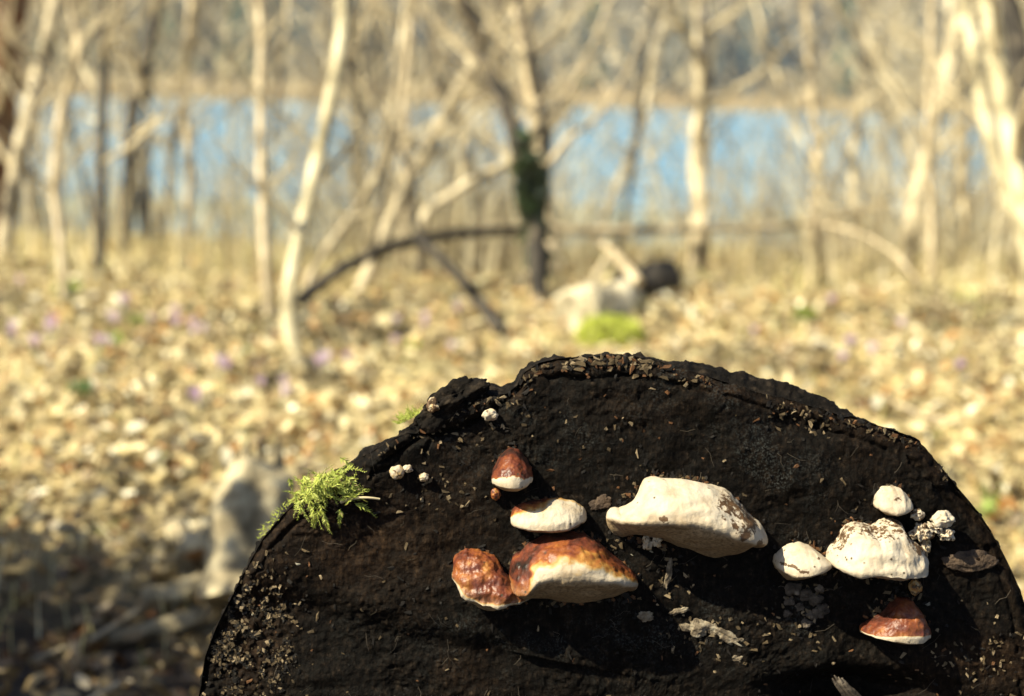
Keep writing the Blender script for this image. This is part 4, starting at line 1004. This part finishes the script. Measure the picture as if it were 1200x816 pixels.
stick('fallen_branch', 'dark branch slanting down right to the leaves left of the bleached log', [(486, 276), (520, 306), (556, 345), (586, 388)], [5.0, 4.9, 4.8, 4.65], 0.016, 0.02, M['dark_bark'])
stick('fallen_branch', 'thin crooked branch arching over the ground at the right', [(960, 262), (1010, 275), (1050, 300), (1075, 330)], [6.5, 6.3, 6.0, 5.6], 0.009, 0.007, M['mid_bark'])

# moss on the foot of the thin crooked sapling: low green tuft
def green_tuft(px, py, label, n=40, s=0.05, col=(0.22, 0.34, 0.05)):
    g0 = ground_at(px, py); mb = MB()
    for k in range(n):
        a = rng.random() * 6.28; ln = rng.uniform(0.3, 1) * s; h_ = rng.uniform(0.5, 1.3) * s; p = g0 + np.array([math.cos(a), math.sin(a), 0]) * rng.random() * s * 0.6
        t_ = p + np.array([math.cos(a) * ln, math.sin(a) * ln, h_]); sd_ = np.array([-math.sin(a), math.cos(a), 0]) * s * 0.09
        m_ = (p + t_) / 2 + [0, 0, 0.25 * h_]
        mb.add(np.array([p - sd_, p + sd_, m_ + sd_ * 1.4, m_ - sd_ * 1.4]), np.array([[0, 1, 2, 3]]), np.array(col) * rng.uniform(0.7, 1.3))
        mb.add(np.array([m_ - sd_ * 1.4, m_ + sd_ * 1.4, t_]), np.array([[0, 1, 2]]), np.array(col) * rng.uniform(0.7, 1.3))
    return tag(mb.build('green_plant', M['green'], smooth=False), label, 'plant')
for a in [(78, 352, 'green tuft at the foot of the thin crooked sapling', 90, 0.06), (128, 412, 'small green plant in the leaves below the left trunks', 50, 0.045), (92, 470, 'dark green seedling at the left margin of the leaves', 40, 0.04, (0.12, 0.2, 0.06)),
          (190, 545, 'small green seedling above the shaded hollow', 30, 0.025), (290, 425, 'fresh green sprout left of the curved sapling foot', 36, 0.035), (1165, 592, 'leafy green plant beside the right flank of the big log', 60, 0.03, (0.25, 0.4, 0.08)),
          (1150, 610, 'second leafy green plant close to the right flank', 40, 0.03, (0.3, 0.45, 0.1)), (1110, 520, 'pale green seedling on the right', 30, 0.03), (1130, 360, 'green grass tuft under the right trunks', 60, 0.06, (0.3, 0.36, 0.08)),
          (480, 418, 'green shoot behind the upper left of the big log', 40, 0.04), (270, 690, 'bright green shoot between the stump and the big log', 26, 0.016, (0.4, 0.55, 0.08)), (940, 380, 'low green rosette right of the dark log end', 40, 0.05),
          (165, 388, 'low green rosette among lilac crocuses at the left', 36, 0.045), (830, 300, 'green sedge tuft below the horizontal trunk', 60, 0.07, (0.3, 0.34, 0.1))]:
    green_tuft(*a)

# ------------------------------------------------------------------ crocuses
def crocus(col, nm):
    root = empty('crocus', (0, 0, 0)); mb = MB()
    for k in range(6):
        a = k * math.pi / 3; d = np.array([math.cos(a), math.sin(a), 0]); s = np.array([-d[1], d[0], 0]); r = 0.9 if k % 2 else 1.0
        rows = [(0.003, 0.055, 0.003), (0.010, 0.068, 0.008), (0.015, 0.082, 0.009), (0.019 * r, 0.095, 0.002)]
        V = [];
        for (o, z, w_) in rows: V += [d * o - s * w_ + [0, 0, z + 0.002], d * o * 1.1 + [0, 0, z], d * o + s * w_ + [0, 0, z + 0.002]]
        mb.add(np.array(V), grid_faces(4, 3), np.array(col) * rng.uniform(0.9, 1.1))
    mb.build('petals', M['petal'], root)
    mb = MB(); tube(mb, [(0, 0, 0), (0.001, 0, 0.03), (0, 0, 0.057)], [0.0022, 0.002, 0.003], 6, c=(0.6, 0.55, 0.62)); mb.build('stem', M['petal'], root)
    mb = MB()
    for k in range(4):
        a = k * 1.6; d = np.array([math.cos(a), math.sin(a), 0]); s = np.array([-d[1], d[0], 0]) * 0.0018
        V = [d * 0.004 - s, d * 0.004 + s, d * 0.015 + s + [0, 0, 0.04], d * 0.015 - s + [0, 0, 0.04], d * 0.04 + [0, 0, 0.055]]
        mb.add(np.array(V), np.array([[0, 1, 2, 3]])); mb.add(np.array(V[3:] + [V[2]]), np.array([[0, 2, 1]]))
    mb.C = [np.tile((0.12, 0.22, 0.06), (len(v), 1)) for v in mb.V]
    mb.build('leaves', M['green'], root); return root
protos = [crocus((0.70, 0.54, 0.68), 0), crocus((0.82, 0.70, 0.78), 1), crocus((0.60, 0.44, 0.62), 2)]
used = set()
spots = [(22, 345), (140, 368), (187, 380), (34, 425), (15, 405), (295, 465), (337, 462), (332, 480), (227, 480), (108, 420), (492, 388), (540, 376), (448, 410), (525, 418), (968, 366), (990, 434), (1025, 430), (1000, 414),
         (130, 385), (205, 395), (60, 398), (370, 440), (268, 445), (410, 438), (890, 402), (1060, 395), (1120, 440), (240, 400), (460, 392)]
for k, (x, y) in enumerate(spots):
    lms = [((352, 424), 'foot of the curved sapling'), ((76, 358), 'crooked sapling foot'), ((690, 385), 'bleached white log'), ((116, 326), 'straight dark thin trunk'), ((586, 388), 'end of the slanting dark branch'),
           ((1060, 505), 'right shoulder of the big log'), ((480, 490), 'small moss patch'), ((316, 384), 'thin straight pale stem'), ((190, 545), 'shaded hollow')]
    (lx, ly), ln_ = min(lms, key=lambda q: math.hypot(q[0][0] - x, (q[0][1] - y) * 1.5))
    rel = ('far ' if abs(x - lx) > 90 else 'just ') + ('left' if x < lx else 'right') + (' and behind the ' if y < ly - 12 else ' and in front of the ' if y > ly + 12 else ' of the ')
    for j in range(rng.integers(1, 3)):
        i = (j + k) % 3; g0 = ground_at(x + rng.normal(0, 6), y + rng.normal(4, 3))
        o = protos[i] if i not in used else copy_tree(protos[i]); used.add(i)
        o.location = Vector(g0); q_ = rng.uniform(0.6, 0.85); o.scale = (q_, q_, q_); o.rotation_euler = (rng.normal(0, 0.15), rng.normal(0, 0.15), rng.random() * 6)
        tag(o, ['lilac', 'palest', 'deepest violet'][i] + ' crocus ' + rel + ln_, 'flower', 'lilac crocuses scattered over the leaf litter')

# ------------------------------------------------------------------ thicket saplings
def sapling(seed, H, r0, mt, lean, nb):
    r = np.random.default_rng(seed); root = empty('sapling', (0, 0, 0)); n = 14
    t = np.linspace(0, 1, n)[:, None]; a = r.random() * 6.28
    path = np.array([math.cos(a) * lean, math.sin(a) * lean, 1.0]) * H * t + np.cumsum(r.normal(0, 0.012 * H, (n, 3)), 0) * t
    path[:, 2] -= 0.05
    rad = np.linspace(r0, r0 * 0.35, n); mb = MB(); tube(mb, path, rad, 8, 0.12, seed); mb.build('trunk', M[mt], root)
    mb = MB(); branches(mb, path, rad, r, nb, 0.30 * H, 0.15); mb.build('branches', M['twig'], root); return root
sv = [sapling(300, 4.2, 0.022, 'pale_bark', 0.12, 16), sapling(301, 3.6, 0.016, 'dark_bark', 0.25, 16), sapling(302, 4.6, 0.026, 'dark_bark', 0.08, 18), sapling(303, 3.0, 0.013, 'pale_bark', 0.35, 16),
      sapling(304, 4.0, 0.02, 'dark_bark', 0.2, 16), sapling(305, 3.4, 0.018, 'pale_bark', 0.5, 16), sapling(306, 2.2, 0.010, 'mid_bark', 0.3, 20), sapling(307, 1.8, 0.009, 'pale_bark', 0.4, 20)]
used = set(); r = np.random.default_rng(12)
for k in range(120):
    y = r.uniform(7.5, 16.5); fx = r.uniform(-0.5, 0.5)
    # thinner over the open blue water right of centre
    X0 = fx * (y * 0.9 + 1.5); pxx = 600 + X0 / y * F
    if 650 < pxx < 950 and r.random() < 0.6: continue
    if 170 < pxx < 330 and r.random() < 0.4: continue
    i = int(r.integers(len(sv))); o = sv[i] if i not in used else copy_tree(sv[i]); used.add(i)
    o.location = (X0, y, float(gz(X0, y))); o.rotation_euler = (0, 0, r.random() * 6.28); s = r.uniform(0.75, 1.2); o.scale = (s, s, s)
    px_s = 600 + X0 / y * F
    zone = ['beside the far left trunks', 'left of the curved sapling', 'behind the curved sapling', 'behind the slanting bright trunk', 'around the ivy trunk', 'against the open blue water', 'near the straight pale trunk', 'left of the short leaning trunk', 'behind the trunks at the right edge'][int(np.searchsorted([130, 300, 400, 540, 680, 790, 880, 1040], px_s))]
    look = ['tall pale', 'wavy dark', 'sturdy tall dark', 'slim leaning pale', 'dark leaning', 'strongly tilted pale', 'small bushy brown', 'low bushy pale'][i]
    tag(o, look + ' leafless sapling ' + ('close, ' if y < 10.5 else 'at mid distance, ' if y < 13.5 else 'by the water, ') + zone, 'sapling', 'leafless saplings in the thicket on the shore')

# pale dry bushes along the shore
def bush(seed, H, ns):
    r = np.random.default_rng(seed); root = empty('dry_bush', (0, 0, 0)); 
    for q in range(ns):
        a = r.random() * 6.28; ln = r.uniform(0.1, 0.7); n = 8; t = np.linspace(0, 1, n)[:, None]; L = H * r.uniform(0.5, 1.1)
        path = np.array([math.cos(a) * 0.04, math.sin(a) * 0.04, -0.03]) + np.array([math.cos(a) * ln, math.sin(a) * ln, 1.0]) * L * t + np.cumsum(r.normal(0, 0.03 * L, (n, 3)), 0) * t
        mb = MB(); rd = np.linspace(0.008, 0.003, n) * r.uniform(0.7, 1.5); tube(mb, path, rd, 5); branches(mb, path, rd, r, 5, 0.35 * L, 0.25, 0.8, 1)
        mb.build('stem', M['twig' if q % 4 else 'pale_bark'], root)
    return root
bv = [bush(400, 1.5, 9), bush(401, 1.1, 10), bush(402, 1.9, 9), bush(403, 1.3, 8)]
used = set(); r = np.random.default_rng(5)
bspots = [(-0.30, 10.5), (-0.26, 12.0), (-0.20, 11.0), (-0.15, 9.0), (-0.12, 12.5), (-0.09, 10.2), (-0.06, 8.6), (-0.03, 11.5), (-0.11, 7.6), (-0.02, 9.6), (0.05, 12.6), (0.10, 13.0), (0.16, 12.4), (0.20, 9.6), (0.22, 11.2), (0.24, 8.4), (0.26, 12.2), (0.28, 10.0), (0.30, 7.6), (0.31, 11.6), (0.33, 9.0), (0.35, 12.6), (0.36, 8.0), (0.25, 7.2), (0.21, 13.2), (0.29, 13.0), (0.13, 10.8), (-0.34, 8.5), (-0.05, 13.2), (-0.24, 9.2)]
for k, (fx, y) in enumerate(bspots):
    i = k % 4; o = bv[i] if i not in used else copy_tree(bv[i]); used.add(i)
    X0 = fx * y; o.location = (X0, y, float(gz(X0, y))); o.rotation_euler = (0, 0, r.random() * 6.28); q = r.uniform(0.7, 1.1); o.scale = (q, q, q)
    px_s = 600 + fx * F
    zone = ['under the far left trunks', 'left of the curved sapling', 'behind the curved sapling', 'under the slanting bright trunk', 'left of the ivy trunk', 'before the open blue water', 'near the straight pale trunk', 'left of the short leaning trunk', 'under the trunks at the right edge'][int(np.searchsorted([130, 300, 400, 520, 640, 790, 900, 1060], px_s))]
    tag(o, ['upright', 'low wide', 'tallest loose', 'thin'][i] + ' pale dry bush ' + ('close, ' if y < 9.3 else 'mid distance, ' if y < 11.8 else 'by the water, ') + zone, 'bush', 'dry leafless bushes along the shore')

# unseen shrub added beyond the left edge to shade the lower left hollow
mb = MB(); c = np.array([-0.90, 2.04, 0.0]) + sd * 2.2
stp = smooth_path([(c[0] - 0.1, c[1], -0.05), (c[0] - 0.05, c[1] + 0.05, 0.6), (c[0], c[1], c[2])], 10)
sh = empty('added_shade_shrub', (c[0], c[1], 0), 'unseen leafy shrub added beyond the left edge to shade the hollow', 'shrub')
m2 = MB(); tube(m2, stp, np.linspace(0.02, 0.01, 10), 8); m2.build('stem', M['dark_bark'], sh)
n = 1500; pos = rng.normal(0, 1, (n, 3)) * np.array([0.30, 0.26, 0.17]) + c
L = leaf_verts(n, pos, rng.uniform(0.02, 0.045, n), rng.random(n) * 6.28, rng.normal(0, 0.6, n), rng.normal(0.2, 0.3, n))
mobj('foliage', L.reshape(-1, 3), (LF[None] + np.arange(n)[:, None, None] * 12).reshape(-1, 4), M['green'], sh, {'col': np.repeat(pick([(0.05, 0.09, 0.03), (0.08, 0.12, 0.04)], n), 12, 0)})

# ------------------------------------------------------------------ haze over the lake
m = bpy.data.materials.new('haze'); m.use_nodes = True; t = m.node_tree; t.nodes.clear()
out = t.nodes.new('ShaderNodeOutputMaterial'); pv = t.nodes.new('ShaderNodeVolumePrincipled')
pv.inputs['Color'].default_value = (0.93, 0.95, 1.0, 1); pv.inputs['Density'].default_value = 0.0005; pv.inputs['Anisotropy'].default_value = 0.0
t.links.new(pv.outputs[0], out.inputs['Volume'])
zl, zt = -3.6, 52.0
bx = np.array([(a, b, c) for a in (-460, 460) for b in (-60, 460) for c in (zl, zt)], float)
hzo = mobj('haze', bx, np.array([[0, 1, 3, 2], [4, 6, 7, 5], [0, 4, 5, 1], [2, 3, 7, 6], [0, 2, 6, 4], [1, 5, 7, 3]]), m, origin=(0, 0, zl), smooth=False)
tag(hzo, 'thin pale haze hanging in the air over the lake and far wood', 'haze', kind='stuff')
